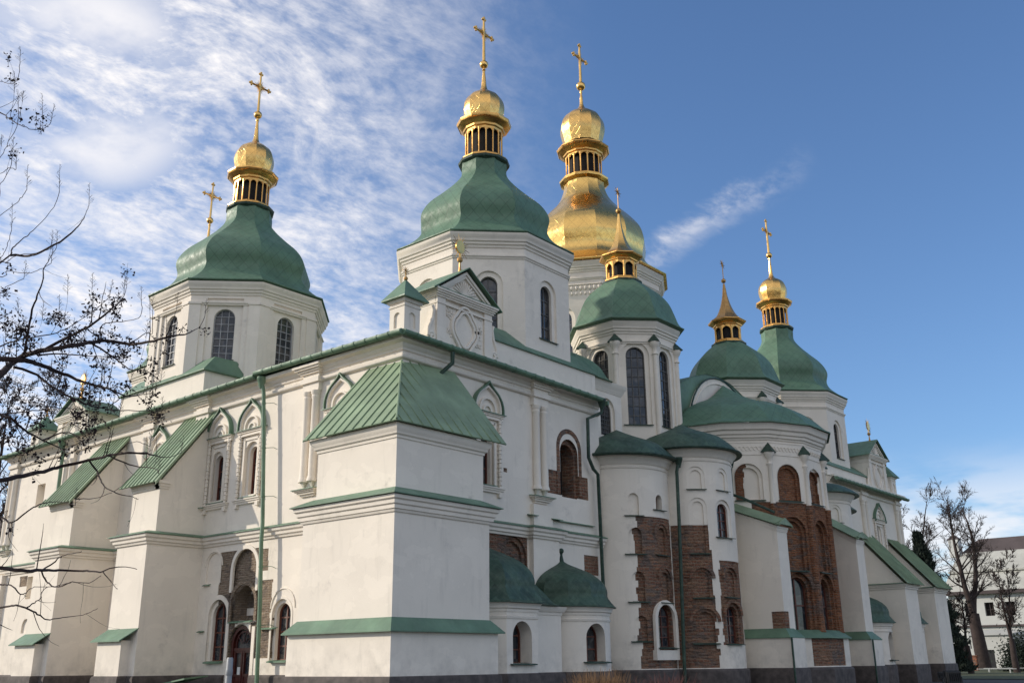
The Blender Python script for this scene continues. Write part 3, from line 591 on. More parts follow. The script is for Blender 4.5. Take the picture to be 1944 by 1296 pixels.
# ---- gables with stucco
def gable(c, az, wd=3.35, z0=13.75, ze=15.85, za=17.5, dep=2.2, orn=True):
    F = fr(c, az); P, u, n = F; h = wd/2; m = MB()
    pts = [(-h, z0), (h, z0), (h, ze+.35), (0, za-.15), (-h, ze+.35)]
    A = [P+u*x+Vector((0, 0, z)) for x, z in pts]; m.loft(A, [q-n*dep for q in A])
    for s in (-1, 1):
        m.obox(P+u*s*(h-.24), u, n, -.24, .24, -.02, .10, z0, ze); m.obox(P+u*s*(h-.24), u, n, -.28, .28, -.02, .14, z0, z0+.18)
    def band(z, o, t): 
        m.obox(P, u, n, -h-o, h+o, -dep, .10+o, z, z+t)
    for o, z in ((.06, .0), (.11, .08), (.17, .16), (.22, .24)): band(ze+z, o, .08)
    band(ze-.28, .03, .06)
    for s in (-1, 1):       # raking moulding
        for t, d in ((0, .16), (.13, .10)):
            a = P+u*s*(h+.05-t*1.4)+Vector((0, 0, ze+.33+t*.3)); b = P+Vector((0, 0, za-.12-t*1.1)); q = [a, b, b-Vector((0, 0, .14)), a-Vector((0, 0, .0))+u*(-s)*.2]
            m.loft([p+n*d for p in q], [p-n*.02 for p in q])
    b_ = build('gable', m, PL, CATH, 40)
    k = MB(); arch_ = []
    cz = (z0+ze)/2-.03                                   # lobed medallion: two nested lobed rings
    for rr, t, d in ((.86, .09, .16), (.66, .08, .12)):
        pts_ = []
        for i in range(48):
            a = 2*math.pi*i/48; lob = 1+.16*abs(math.cos(2*a))**1.5
            pts_.append(P+u*(rr*.78*lob*math.cos(a))+n*.05+Vector((0, 0, cz+rr*lob*math.sin(a))))
        k.tube(pts_+[pts_[0], pts_[1]], t, 6, False)
    build('medallion', k, PL, b_, 60)
    q = MB(); random.seed(5)
    q.obox(P, u, n, -h+.5, h-.5, -.01, .025, z0+.15, ze-.12)
    q.add([P+u*(-h+.55)+n*.03+Vector((0, 0, ze+.42)), P+u*(h-.55)+n*.03+Vector((0, 0, ze+.42)), P+n*.03+Vector((0, 0, za-.55))], [(0, 1, 2)])
    for i in range(70):     # curling stucco tendrils
        a = random.uniform(-h+.62, h-.62); z = random.uniform(z0+.25, ze-.2)
        if (a/.86)**2+((z-cz)/1.05)**2 < 1: continue
        a0 = random.uniform(0, 6.3); s = random.choice((-1, 1)); q.tube([P+u*(a+.11*math.cos(a0+s*t)*(1-t/9))+n*.045+Vector((0, 0, z+.11*math.sin(a0+s*t)*(1-t/9))) for t in [x*.7 for x in range(9)]], .022, 5)
    for i in range(-5, 6):
        a = R(90+i*14); q.tube([P+n*.05+Vector((0, 0, ze+.45)), P+n*.05+u*.55*math.cos(a)*(1+.3*abs(i)/5)+Vector((0, 0, ze+.45+.62*math.sin(a)))], [.02, .045], 5)
    build('stucco_relief', q, PL, b_, 60)
    v = MB()
    for s in (-1, 1):       # side volutes
        cx_ = h+.20; zz = z0+.32
        sp_ = [P+u*s*(cx_+.20*math.cos(t)*(1-t/11))+n*.0+Vector((0, 0, zz+.22*math.sin(t)*(1-t/11))) for t in [x*.5 for x in range(18)]][::-1]
        sp_ += [P+u*s*(cx_+.18)+Vector((0, 0, zz+.35)), P+u*s*(cx_-.02)+Vector((0, 0, zz+.75)), P+u*s*(cx_-.10)+Vector((0, 0, zz+1.15)), P+u*s*(cx_-.02)+Vector((0, 0, zz+1.35))]
        v.tube(sp_, .075, 7)
        w_ = [P+u*s*x+Vector((0, 0, z)) for x, z in ((h, z0), (h+.42, z0), (h+.4, zz+.1), (h+.30, zz+.4), (h+.12, zz+.8), (h, zz+1.3))]; v.loft(w_, [p-n*.4 for p in w_])
    build('volute', v, PL, b_, 60)
    r = MB(); e = h+.42; zt = ze+.20
    for s in (-1, 1):
        A = [P+u*s*e+n*.34+Vector((0, 0, zt)), P+n*.34+Vector((0, 0, za)), P-n*dep+Vector((0, 0, za)), P+u*s*e-n*dep+Vector((0, 0, zt))]
        r.loft(A, [p+Vector((0, 0, .05)) for p in A])
    zt2 = ze+.32; A = [P+u*(-h-.25)+n*.33+Vector((0, 0, zt2)), P+u*(h+.25)+n*.33+Vector((0, 0, zt2)), P+u*(h+.25)+n*.0+Vector((0, 0, zt2+.06)), P+u*(-h-.25)+n*.0+Vector((0, 0, zt2+.06))]; r.loft(A, [p+Vector((0, 0, .03)) for p in A])
    build('gable_roof', r, GR, b_)
    f = MB(); T = P-n*.25+Vector((0, 0, za)); f.lathe(T.x, T.y, [(.10, za-.1), (.05, za+.2), (.035, za+.45)], 8); f.ball((T.x, T.y, za+.55), .13)
    sc_ = T+Vector((0, 0, 1.15)); build('finial', f, AUO, b_)
    g_ = MB(); A = [sc_+u*.26*math.cos(2*math.pi*i/20)+Vector((0, 0, .30*math.sin(2*math.pi*i/20))) for i in range(20)]; g_.loft([p+n*.04 for p in A], [p-n*.04 for p in A]); g_.tube([T+Vector((0, 0, .6)), sc_], .03)
    for i in range(20):
        a = 2*math.pi*(i+.5)/20; rr = .62 if i % 2 else .48; g_.tube([sc_+u*.22*math.cos(a)+Vector((0, 0, .22*math.sin(a))), sc_+u*rr*math.cos(a)+Vector((0, 0, rr*math.sin(a)))], [.028, .006], 4)
    build('sun_emblem', g_, AU, b_)
gable((-.5, 3.95, 0), 0); gable((-.5, 49.6, 0), 0, 3.3, 13.4, 15.8, 17.4); gable((-28.0, .9, 0), -90, 3.2, 13.3, 14.9, 16.2)
# ---- attic walls behind the gutters
at = MB(); at.box(-9.5, -.62, 5.5, 13.45, 13.5, 14.92); at.box(-9, -.62, 40.5, 48.5, 13.3, 14.35); at.prism([(-23, 1.0), (-15.1, 1.0), (-15.1, 9), (-23, 9)], 13.3, 15.36)
at.box(-33, -2.3, 13.5, 40.5, 13.2, 14.2); at.box(-37, -29, 8, 16, 13.2, 16)
build('attic_wall', at, PL, CATH)
ar = MB()
def hiproof(x0, x1, y0, y1, z, o, cx, cy, rr, zt):
    a = [(x0-o, y0-o, z), (x1+o, y0-o, z), (x1+o, y1+o, z), (x0-o, y1+o, z)]; b = [(cx-rr, cy-rr, zt), (cx+rr, cy-rr, zt), (cx+rr, cy+rr, zt), (cx-rr, cy+rr, zt)]
    ar.loft(a, b); ar.loft([(p[0], p[1], p[2]-.05) for p in a], a)
hiproof(-9.5, -.62, 5.5, 13.45, 14.93, .10, -4.8, 9.6, 3.4, 15.9); hiproof(-23, -15.1, 1, 9, 15.37, .16, -19, 5.3, 3.6, 16.25); hiproof(-9, -.62, 40.5, 48.5, 14.36, .1, -5, 44.4, 3.3, 15.3); hiproof(-37, -29, 8, 16, 16, .15, -33, 12, 3, 17)
build('attic_roof', ar, GR, CATH)
# ---- dome towers
def cross(cx, cy, z, H, parent, mat=AU):                    # ornate cross, arms north-south
    H *= .94; m = MB(); zc = z+H*.66; La = H*.24
    m.tube([(cx, cy, z), (cx, cy, z+H)], [.10*H/3, .07*H/3], 6); m.tube([(cx, cy-La, zc), (cx, cy+La, zc)], .07*H/3, 6)
    for (y, q) in ((-La, zc), (La, zc), (0, z+H)):
        c = Vector((cx, cy+y, q)); m.ball(c, .11*H/3, 6)
        for dy, dz in (((-.11, 0), (.11, 0), (0, .13)) if y == 0 else ((0, .11), (0, -.11), (.13*(1 if y > 0 else -1), 0))): m.ball((cx, c.y+dy*H/3, q+dz*H/3), .085*H/3, 6)
    for i in range(24):
        a = 2*math.pi*(i+.5)/24; rr = (.52 if i % 3 == 1 else .38)*H/3
        if abs(math.sin(2*a)) < .25: continue
        m.tube([(cx, cy+.08*math.cos(a), zc+.08*math.sin(a)), (cx, cy+rr*math.cos(a), zc+rr*math.sin(a))], [.034, .010], 4)
    m.tube([(cx-.03, cy, zc), (cx+.04, cy, zc)], .16*H/3, 12)
    build('cross', m, mat, parent, 50)
def lantern(cx, cy, zr, rr, zt, parent, n=12, ncol=16, crn=1.2, ped=.18):
    """open gallery from ring (zr, radius rr) to cornice top zt"""
    m = MB(); rc = rr*.82; zc = zt-(zt-zr)*.22
    m.lathe(cx, cy, [(rr*1.02, zr-.12), (rr*1.06, zr-.06), (rr*1.06, zr), (rr*.95, zr+.05), (rr*.92, zr+.14), (rc*.85, zr+.15), (rc*.85, zr-.1)], n, cap=False)
    h = zt-zc; m.lathe(cx, cy, [(rc*.86, zc-.17), (rc*1.0, zc-.17), (rc*1.02, zc-.05), (rc*1.1, zc), (rc*1.12, zc+h*.2), (rr*crn*.88, zc+h*.45), (rr*crn*.93, zc+h*.62), (rr*crn*.97, zc+h*.66), (rr*crn, zc+h*.86), (rr*crn, zc+h), (rc*.8, zt+.03)], n, cap=False)
    zb = zr+.14; zs = zc-.17
    for i in range(ncol):
        a = 2*math.pi*(i+.5)/ncol+math.pi/n; q = (cx+rc*.96*math.cos(a), cy+rc*.96*math.sin(a))
        rw = rc*math.pi/ncol*.21
        m.lathe(q[0], q[1], [(rw*1.3, zb), (rw*1.3, zb+.06), (rw, zb+.1), (rw, zs-.08), (rw*1.35, zs), (rw*1.35, zs+.05)], 8)
        a2 = a+math.pi/ncol; n_ = Vector((math.cos(a2), math.sin(a2), 0)); wa = 2*rc*math.tan(math.pi/ncol)*.78
        F = (Vector((cx, cy, 0))+n_*rc*.93, Vector((-n_.y, n_.x, 0)), n_); I = archpts(wa, wa/2+.1, 8)[1:-1]
        for j in range(len(I)-1):                        # spandrels
            (x0, z0), (x1, z1) = I[j], I[j+1]; zz = zs-wa*.5
            A = [F[0]+F[1]*x+Vector((0, 0, z)) for x, z in ((x0, zz+z0-.1), (x1, zz+z1-.1), (x1, zs+.1), (x0, zs+.1))]; m.loft([p+n_*.02 for p in A], [p-n_*.03 for p in A])
    o = build('lantern', m, AUL, parent, 24)
    d = MB(); d.lathe(cx, cy, [(rc*.80, zr), (rc*.80, zc)], n); build('lantern_interior', d, DARK, parent)
def smooth(prof, k=4):                                    # Catmull-Rom through profile points
    out = []; P = [prof[0]]+prof+[prof[-1]]
    for i in range(1, len(P)-2):
        p0, p1, p2, p3 = P[i-1:i+3]
        for j in range(k):
            t = j/k; out.append(tuple(.5*((2*p1[c])+(-p0[c]+p2[c])*t+(2*p0[c]-5*p1[c]+4*p2[c]-p3[c])*t*t+(-p0[c]+3*p1[c]-3*p2[c]+p3[c])*t**3) for c in (0, 1)))
    return out+[prof[-1]]
def onion(cx, cy, zb, ro, rmax, zmax, zn, zball, rball, parent, mat=AUD, n=12, neck=.20):
    m = MB(); k = zmax-zb
    rm, zm = rmax, zmax-.27*rmax; neck *= .85
    pr = smooth([(rm*.84, zm-.80*rm), (rm*.90, zm-.55*rm), (rm*.985, zm-.2*rm), (rm*.995, zm+.08*rm), (rm*.93, zm+.38*rm), (rm*.76, zm+.66*rm), (rm*.50, zm+.87*rm), (rm*.27, zm+1.02*rm), (neck*.95, zm+1.28*rm), (neck*.62, zm+1.28*rm+(zball-zm-1.28*rm)*.4), (neck*.42, zball-rball*1.9), (neck*.38, zball-rball)], 4)
    m.lathe(cx, cy, pr, n, 0); build('cupola', m, mat, parent, 24)
    b = MB(); b.ball((cx, cy, zball), rball, 14); b.lathe(cx, cy, [(neck*.5, zball-rball*1.7), (neck*.62, zball-rball*1.55), (neck*.5, zball-rball*1.35)], 12); build('cupola_ball', b, AU, parent, 50)
def sill_at(mb, F, w, z): ledge(mb, F, -w/2-.08, w/2+.08, z, .10, .03)
def tower(cx, cy, zb, Rd, ze, Re, prof, zr, rr, zt, on, ch, wz, ww, wh, panel=False, faces=(0, -45, -90, 45, 180, -135), dmat=GD, n=8, bars=(6, 3), fm=MUN):
    """octagonal drum (circumradius Rd, base zb), eaves ze/Re, roof profile, lantern ring zr/rr to zt, onion data, cross height"""
    t = MB(); t.lathe(cx, cy, [(Rd, zb), (Rd, ze-.02)], n, math.pi/n); ap = Rd*math.cos(math.pi/n)
    k1, k2 = MB(), MB(); ws = []
    for az in faces:
        nn = Vector((math.cos(R(az)), math.sin(R(az)), 0)); F = fr(Vector((cx, cy, 0))+nn*ap, az)
        if panel: F[0]; k1.obox(F[0], F[1], F[2], -ww*.85, ww*.85, -.10, .4, wz-.35, wz+wh+.55); F2 = (F[0]-F[2]*.10, F[1], F[2])
        else: arch_cut(k1, F, ww+.5, wh+.25, .10, wz); F2 = (F[0]-F[2]*.10, F[1], F[2])
        arch_cut(k2, F2, ww, wh, .30, wz); ws.append((F2, F))
    b = build('dome_tower', t, PL, CATH); carve(b, [k1, k2]); b['lvl'] = 1
    for F2, F in ws: window(F2, ww, wh, .22, b, rows=bars[0], cols=bars[1], zb=wz, bar=.04, fm=fm)
    s = MB()
    for F2, F in ws: sill_at(s, F2 if panel else F, ww+(.0 if panel else .4), wz-.02)
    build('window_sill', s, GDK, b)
    oc = [(cx+Rd*math.cos(math.pi/n+2*math.pi*i/n), cy+Rd*math.sin(math.pi/n+2*math.pi*i/n)) for i in range(n)]
    q = MB(); zz = ze-1.35; q.sweep(oc, [(-.2, zz), (.04, zz), (.05, zz+.06), (.10, zz+.10), (.10, zz+.17), (.0, zz+.20), (-.2, zz+.2)], True)
    q.sweep(oc, [(-.2, ze-.80), (.05, ze-.80), (.07, ze-.70), (.14, ze-.66), (.15, ze-.56), (.22, ze-.52), (.24, ze-.36), (.30, ze-.30), (.33, ze-.14), (-.2, ze-.10)], True)
    if panel:
        for i in range(n):
            q_ = Vector((oc[i][0], oc[i][1], 0)); d = (q_-Vector((cx, cy, 0))).normalized()
            for sgn in (-1, 1):
                az = math.degrees(2*math.pi*i/n)+(0 if sgn < 0 else 360/n); nn = Vector((math.cos(R(az)), math.sin(R(az)), 0)); u = Vector((-nn.y, nn.x, 0))
                hw = Rd*math.sin(math.pi/n); C0 = Vector((cx, cy, 0))+nn*ap
                a0, a1 = (hw-.55, hw+.03) if sgn < 0 else (-hw-.03, -hw+.55); q.obox(C0, u, nn, a0, a1, -.02, .08+.001*(sgn > 0), zb, ze-1.3); q.obox(C0, u, nn, a0-.05, a1+.03, -.02, .13+.001*(sgn > 0), ze-1.32, ze-1.22)
    build('cornice', q, PL, b, 40)
    m = MB(); pr = [(Re*.90, ze-.17), (Re, ze-.05), (Re, ze)]+smooth(prof+[(rr*.98, zr-.08)], 4); m.lathe(cx, cy, pr, n, math.pi/n); build('dome_roof', m, dmat, b, 24)
    kk = MB(); kk.lathe(cx, cy, [(rr*.96, zr-.34), (rr*1.10, zr-.22), (rr*1.12, zr-.10), (rr*1.0, zr-.09)], n if n > 8 else 12); build('collar', kk, GDK if n == 8 else AU, b, 24)
    lantern(cx, cy, zr, rr, zt, b, ncol=16 if on else 8, n=12 if on else 8)
    if on: onion(cx, cy, *on, b, mat=AUD); cross(cx, cy, on[5]+on[6]*.9, ch, b)
    return b
def gprof(ze, Re, zr, rr, rb):                            # bulbous roof: flare, belly, waist
    H = zr-ze
    return [(Re*.955, ze+.05), (Re*.85, ze+H*.075), (rb*1.02, ze+H*.15), (rb*.965, ze+H*.23), (rb, ze+H*.33), (rb*.965, ze+H*.41), (rb*.85, ze+H*.51), (rb*.655, ze+H*.62), (rb*.475, ze+H*.73), (rb*.36, ze+H*.83), (rr*1.03, ze+H*.93), (rr*.98, ze+H*.985)]
tower(-4.8, 10.0, 13.5, 4.38, 20.80, 4.72, gprof(20.80, 4.72, 26.6, 1.22, 3.50), 26.6, 1.22, 28.85, (29.1, 1.0, 1.12, 30.05, 31.3, 32.62, .24), 2.85, 15.85, .82, 2.75, bars=(4, 2))
tower(-18.92, 5.35, 13.5, 4.62, 20.62, 5.05, gprof(20.62, 5.05, 26.7, 1.27, 3.78), 26.75, 1.24, 28.85, (29.15, 1.0, 1.15, 30.2, 31.45, 33.02, .25), 2.75, 16.35, 1.08, 2.75, panel=True, bars=(7, 3), fm=MUL)
tower(-5.0, 44.3, 13.2, 4.25, 20.05, 4.65, gprof(20.05, 4.65, 26.1, 1.18, 3.40), 26.1, 1.18, 28.2, (28.45, 1.0, 1.10, 29.5, 30.8, 32.3, .25), 2.95, 15.3, .85, 2.6, bars=(4, 2))
tower(-33.0, 11.3, 15.5, 4.05, 20.45, 4.5, gprof(20.45, 4.5, 26.0, 1.2, 3.4), 26.0, 1.2, 28.1, (28.3, .9, 1.0, 29.2, 30.5, 32.55, .25), 2.85, 16.8, 1.0, 2.0, faces=(-90, 0), bars=(4, 2))
# gilded main dome
gb = tower(-10.5, 27.0, 13.5, 5.0, 26.0, 5.55, [(5.35, 26.08), (4.75, 26.5), (4.2, 27.1), (4.0, 27.7), (4.12, 28.4), (4.15, 28.9), (3.9, 29.8), (3.2, 30.75), (2.4, 31.6), (1.8, 32.4), (1.5, 33.2), (1.46, 33.75)], 34.05, 1.6, 36.45, (36.75, 1.35, 1.62, 38.6, 40.0, 41.86, .35), 3.35, 18.5, 1.2, 4.2, faces=(-15, -45, -75, 15), dmat=AUB, n=12, bars=(6, 3))
fz = MB()
for i in range(12):
    a = 2*math.pi*i/12+math.pi/12; b_ = a+math.pi/6
    for j in range(9):
        for tz, rr_ in ((24.1, .10), (23.75, .07)):
            t = (j+.5)/9; x = -10.5+5.03*(math.cos(a)*(1-t)+math.cos(b_)*t); y = 27+5.03*(math.sin(a)*(1-t)+math.sin(b_)*t); fz.ball((x, y, tz), rr_, 6, 1.6)
    fz.tube([(-10.5+5.03*math.cos(a), 27+5.03*math.sin(a), 24.35), (-10.5+5.03*math.cos(b_), 27+5.03*math.sin(b_), 24.35)], .05, 5)
build('frieze', fz, PL, gb, 60)
# small apse domes with gilded spires
def apse_dome(cx, cy, dz=0.0, Rd=2.82, Re=3.42):
    z = lambda v: v+dz
    b = tower(cx, cy, 11.0, Rd, z(19.3), Re, [(Re*.97, z(19.34)), (Re*.91, z(19.6)), (2.92, z(20.15)), (2.62, z(20.9)), (2.1, z(21.55)), (1.45, z(22.1))], z(22.5), 1.08, z(24.05), None, 0, z(13.45), 1.02, 4.35, faces=(0, -45, -90, 45), dmat=GD, bars=(8, 3))
    m = MB(); m.lathe(cx, cy, smooth([(1.24, z(24.05)), (.72, z(24.5)), (.40, z(25.15)), (.20, z(25.9)), (.12, z(26.5)), (.06, z(26.9))], 3), 8); build('spire', m, AUO if dz else AU, b, 24)
    f = MB(); f.ball((cx, cy, z(27.12)), .17, 12); f.tube([(cx, cy, z(27.2)), (cx, cy, z(28.6))], .03, 5)
    for i in range(8):
        a = math.pi*i/4; f.tube([(cx, cy, z(28.35)), (cx, cy+.36*math.cos(a), z(28.35)+.36*math.sin(a))], [.05, .01], 4)
    build('star_finial', f, AUO, b, 50)
    k = MB(); g_ = MB()
    for i in range(8):
        a = math.pi/8+math.pi*i/4; q = (cx+(Rd+.02)*math.cos(a), cy+(Rd+.02)*math.sin(a))
        k.lathe(q[0], q[1], [(.17, 11.5), (.15, 12), (.14, z(17.3)), (.2, z(17.35)), (.14, z(17.45)), (.16, z(17.7)), (.24, z(17.8)), (.30, z(17.95)), (.30, z(18.05))], 10)
        g_.lathe(q[0], q[1], [(.42, z(18.04)), (.42, z(18.08)), (.02, z(18.5))], 4, a)
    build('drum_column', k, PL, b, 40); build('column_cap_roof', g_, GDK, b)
    return b
apse_dome(-3.38, 20.42); apse_dome(-3.75, 33.75, -.45)
# ---- apses
def halfround(cx, cy, r, ex=1.5, n=30):
    return [(cx-ex, cy+r)] + [(cx+r*math.cos(R(90-180*i/n)), cy+r*math.sin(R(90-180*i/n))) for i in range(n+1)] + [(cx-ex, cy-r)]
def ccw(poly): return poly[::-1]
def on_apse(cx, cy, r, ang): 
    return fr((cx+r*math.cos(R(ang)), cy+r*math.sin(R(ang)), 0), ang)
def apse(cx, cy, r, zt, ov, niches, wnd, brick, name='apse', bm=BR, ex=1.6):
    m = MB(); m.prism(ccw(halfround(cx, cy, r, ex)), .2, zt-.02); b = build(name, m, PL, CATH)
    k1, k2 = MB(), MB()
    for a, z0, w_, h_, two in niches:
        F = on_apse(cx, cy, r, a); 
        if two: arch_cut(k1, F, w_+.34, h_+.17, .06, z0)
        arch_cut(k2, F, w_, h_, .13, z0)
    for a, z0, w_, h_, d_ in wnd: arch_cut(k1, on_apse(cx, cy, r, a), w_+.36, h_+.18, .10, z0); arch_cut(k2, on_apse(cx, cy, r, a), w_, h_, d_, z0)
    carve(b, [k1, k2], 20)
    for a, z0, w_, h_, d_ in wnd: window(on_apse(cx, cy, r, a), w_, h_, d_-.05, CATH, rows=4, cols=2, zb=z0, fm=WOOD, bar=.045)
    if brick:
        p = expose(b, brick, bm, parent=b, ang=20, rag=.10); vr = MB()
        for a, z0, w_, h_, two in niches:
            F = on_apse(cx, cy, r, a)
            if z0 < 6.3 and (a > -30 or cx > 0): arch_ring(vr, F, w_+.36, h_+.18, .15, -.05, .028, z0, legs=False)
        for a, z0, w_, h_, d_ in wnd:
            if z0 < 3 and cx > 0: arch_ring(vr, on_apse(cx, cy, r, a), w_+.38, h_+.19, .16, -.05, .03, z0, legs=False)
        if vr.f: build('brick_arch', vr, bm, b)
    g_ = MB()
    for a, z0, w_, h_, two in niches: ledge(g_, on_apse(cx, cy, r, a), -w_/2-.22, w_/2+.22, z0-.01, .10, .03, .12)
    for a, z0, w_, h_, d_ in wnd: ledge(g_, on_apse(cx, cy, r, a), -w_/2-.22, w_/2+.22, z0-.01, .12, .03, .2)
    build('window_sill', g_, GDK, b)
    q = MB(); pth = ccw(halfround(cx, cy, r, ex)); 
    q.sweep(pth, [(-.1, zt-.62), (.03, zt-.62), (.05, zt-.56), (.0, zt-.52), (-.1, zt-.52)]); q.sweep(pth, [(-.1, zt-.42), (.04, zt-.42), (.10, zt-.34), (.14, zt-.24), (.26, zt-.14), (.32, zt-.04), (-.1, zt-.03)]); build('cornice', q, PL, b, 40)
    pl = MB(); pl.sweep(pth, [(-.3, 0), (.14, 0), (.14, 1.12), (.10, 1.2), (-.3, 1.26)]); build('plinth', pl, PLN, b)
    return b
A_ = (-1.2, 15.95, 2.42)
nA = [(-40, 8.05, .50, 1.05, 1), (-40, 6.28, .60, 1.2, 1), (-3, 6.28, .55, 1.25, 1), (-39, 4.14, .60, 1.35, 1), (-1, 4.14, .55, 1.35, 1), (-38, 2.42, .55, 1.1, 0)]
ap_a = apse(*A_, 10.9, .55, nA, [(-5, 8.38, .46, .72, .45), (-4, 2.15, 1.05, 1.85, .40)], [(.55, 1.4, 14.44, 16.9, 1.26, 8.02)], 'round_apse')
# white surround of the low window left standing in the brick
ws_ = MB(); arch_ring(ws_, on_apse(*A_, -4), 1.34, 2.0, .20, -.12, .035, 2.05); P, u, n = on_apse(*A_, -4); ws_.obox(P, u, n, -.87, .87, -.2, .034, 1.62, 2.05); build('window_surround', ws_, PL, ap_a)
def apse_roof(cx, cy, r, zt, H, parent, n=28, ex=1.4, px=-.6):
    """half dome roof: eave circle rising to a flattened crown"""
    m = MB(); prof = [(r, zt-.05), (r, zt)]+smooth([(r*.985, zt+.03), (r*.88, zt+H*.22), (r*.70, zt+H*.48), (r*.48, zt+H*.64), (r*.25, zt+H*.80), (.02, zt+H)], 3)
    m.lathe(cx, cy, prof, n)
    return build('apse_roof', m, GDs, parent, 40)
apse_roof(-1.2, 15.95, 2.98, 10.92, 1.75, ap_a)
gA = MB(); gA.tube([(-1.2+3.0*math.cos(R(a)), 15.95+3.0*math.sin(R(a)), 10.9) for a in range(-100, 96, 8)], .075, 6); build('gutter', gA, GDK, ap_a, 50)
B_ = (.5, 19.4, 2.40)
nB = [(-46, 9.5, .55, .95, 1), (-9, 9.5, .55, .95, 1), (-46, 6.42, .55, 2.5, 1), (-46, 4.38, .60, 1.2, 1), (-7, 4.42, .60, 1.2, 1), (-46, 2.32, .85, 1.4, 0)]
ap_b = apse(*B_, 11.5, .45, nB, [(-11, 7.22, .80, 1.65, .35), (-7, 2.29, .80, 1.7, .4)], [(.4, 2.52, 16.9, 18.47, 1.26, 7.78), (1.2, 3.2, 18.4, 20.6, 2.26, 6.12), (.4, 2.3, 16.9, 18.5, 1.26, 7.78)], 'round_apse')
apse_roof(.5, 19.4, 2.92, 11.52, 1.75, ap_b)
gB = MB(); gB.tube([(.5+2.95*math.cos(R(a)), 19.4+2.95*math.sin(R(a)), 11.5) for a in range(-100, 96, 8)], .06, 6); build('gutter', gB, GDK, ap_b, 50)
# northern twins
bn = apse(.4, 34.9, 2.35, 11.2, .5, [(-30, 7.6, .55, 1.0, 1), (-30, 9.4, .5, .9, 1)], [], [], 'round_apse'); apse_roof(.4, 34.9, 2.95, 11.22, 1.2, bn)
an = apse(-1.1, 38.2, 2.2, 10.75, .5, [(-20, 7.6, .5, 1.0, 1), (-5, 7.9, .5, .8, 0)], [], [], 'round_apse'); apse_roof(-1.1, 38.2, 2.9, 10.77, 1.2, an)
# main apse: seven facets
MX, MY = -.9, 27.0
def hept(r, ex=2.0): return [(MX-ex, MY-r)] + [(MX+r*math.cos(R(a)), MY+r*math.sin(R(a))) for a in [-90+180/7*i for i in range(8)]] + [(MX-ex, MY+r)]
RM = 5.25; MA = RM*math.cos(R(90/7))
m = MB(); m.prism(hept(RM), .2, 13.62); mb_ = build('main_apse', m, PL, CATH)
k1, k2, k3 = MB(), MB(), MB()
def FM(a): return fr((MX+MA*math.cos(R(a)), MY+MA*math.sin(R(a)), 0), a)
AF = [-180/7*2, -180/7, 0, 180/7]
for a in AF:
    arch_cut(k1, FM(a), 1.46, 1.95, .12, 9.55); arch_cut(k2, FM(a), 1.12, 1.75, .26, 9.55)
    arch_cut(k1, FM(a), 1.55, 2.75, .12, 5.95); arch_cut(k2, FM(a), 1.2, 2.55, .28, 5.95)
    arch_cut(k1, FM(a), 1.60, 3.0, .16, 2.85); arch_cut(k2, FM(a), 1.22, 2.75, .55, 2.85)
carve(mb_, [k1, k2], 15)
for a in AF[1:3]: window(FM(a), 1.22, 2.75, .45, CATH, rows=2, cols=2, zb=2.85, fm=WOOD, bar=.07, mull=.07)
def inner(c):
    if c.z < 9.45: return True
    return not any(abs((c.x-MX)*math.cos(R(a))+(c.y-MY)*math.sin(R(a))-MA) < .02 for a in AF)
pbk = expose(mb_, [(2.9, 5.2, 23.1, 99, 1.0, 9.50), (0, 6, 23.45, 27.9, 9.5, 11.6)] if 0 else [(1.9, 5.2, 23.0, 31.5, 2.9, 9.45), (2.2, 4.4, 23.75, 25.65, 9.45, 11.7), (3.6, 4.4, 26.3, 27.6, 9.45, 11.35), (1.3, 2.42, 21.9, 23.1, 9.56, 11.55), (4.0, 5.0, 24.9, 27.95, 1.0, 2.9)], BR3, parent=mb_, ang=15, pred=inner, rag=.08)
pbk['label'] = 'orange red brick facets of the main apse'
q = MB(); h_ = hept(RM)
q.sweep(h_, [(-.1, 12.75), (.05, 12.75), (.08, 12.84), (.16, 12.88), (.18, 13.0), (.26, 13.05), (.30, 13.22), (.40, 13.28), (.46, 13.5), (.52, 13.6), (-.1, 13.62)]); q.sweep(h_, [(-.1, 12.60), (.04, 12.60), (.04, 12.66), (-.1, 12.66)]); build('cornice', q, PL, mb_, 40)
q = MB(); q.sweep(h_, [(-.05, 11.95), (.035, 11.95), (.035, 12.58), (-.05, 12.58)]); random.seed(3)
for i in range(1, 7):
    a, b = Vector((*h_[i], 0)), Vector((*h_[i+1], 0)); d = (b-a); nn = Vector((d.y, -d.x, 0)).normalized(); L_ = d.length; u = d.normalized(); j = .12
    while j < L_-.05:
        zz = 12.27; s = 1 if int(j*7) % 2 else -1
        q.tube([a+u*(j+.10*math.cos(t*s))*1+nn*.05+Vector((0, 0, zz+.16*math.sin(t)*(1-t/9))) for t in [x*.6 for x in range(9)]], .025, 4); j += .22
build('frieze', q, PL, mb_, 60)
q = MB(); g_ = MB()
for i in range(1, 8):
    x, y = h_[i]; d = Vector((x-MX, y-MY, 0)).normalized(); x, y = x+d.x*.0, y+d.y*.0
    q.lathe(x, y, [(.15, 9.3), (.13, 9.6), (.12, 11.35), (.18, 11.42), (.18, 11.48), (.12, 11.52), (.13, 11.7), (.20, 11.78), (.24, 11.9), (.30, 12.0), (.30, 12.08)], 12)
    g_.lathe(x, y, [(.45, 12.07), (.45, 12.1), (.02, 12.62)], 4, math.atan2(d.y, d.x))
build('apse_column', q, PL, mb_, 40); build('column_cap_roof', g_, GDK, mb_)
q = MB()
for i in range(3, 7): q.lathe(h_[i][0], h_[i][1], [(.24, 2.9), (.2, 3.0), (.19, 9.2), (.22, 9.35)], 8)
build('brick_shaft', q, BR3, mb_, 40)
q = MB()
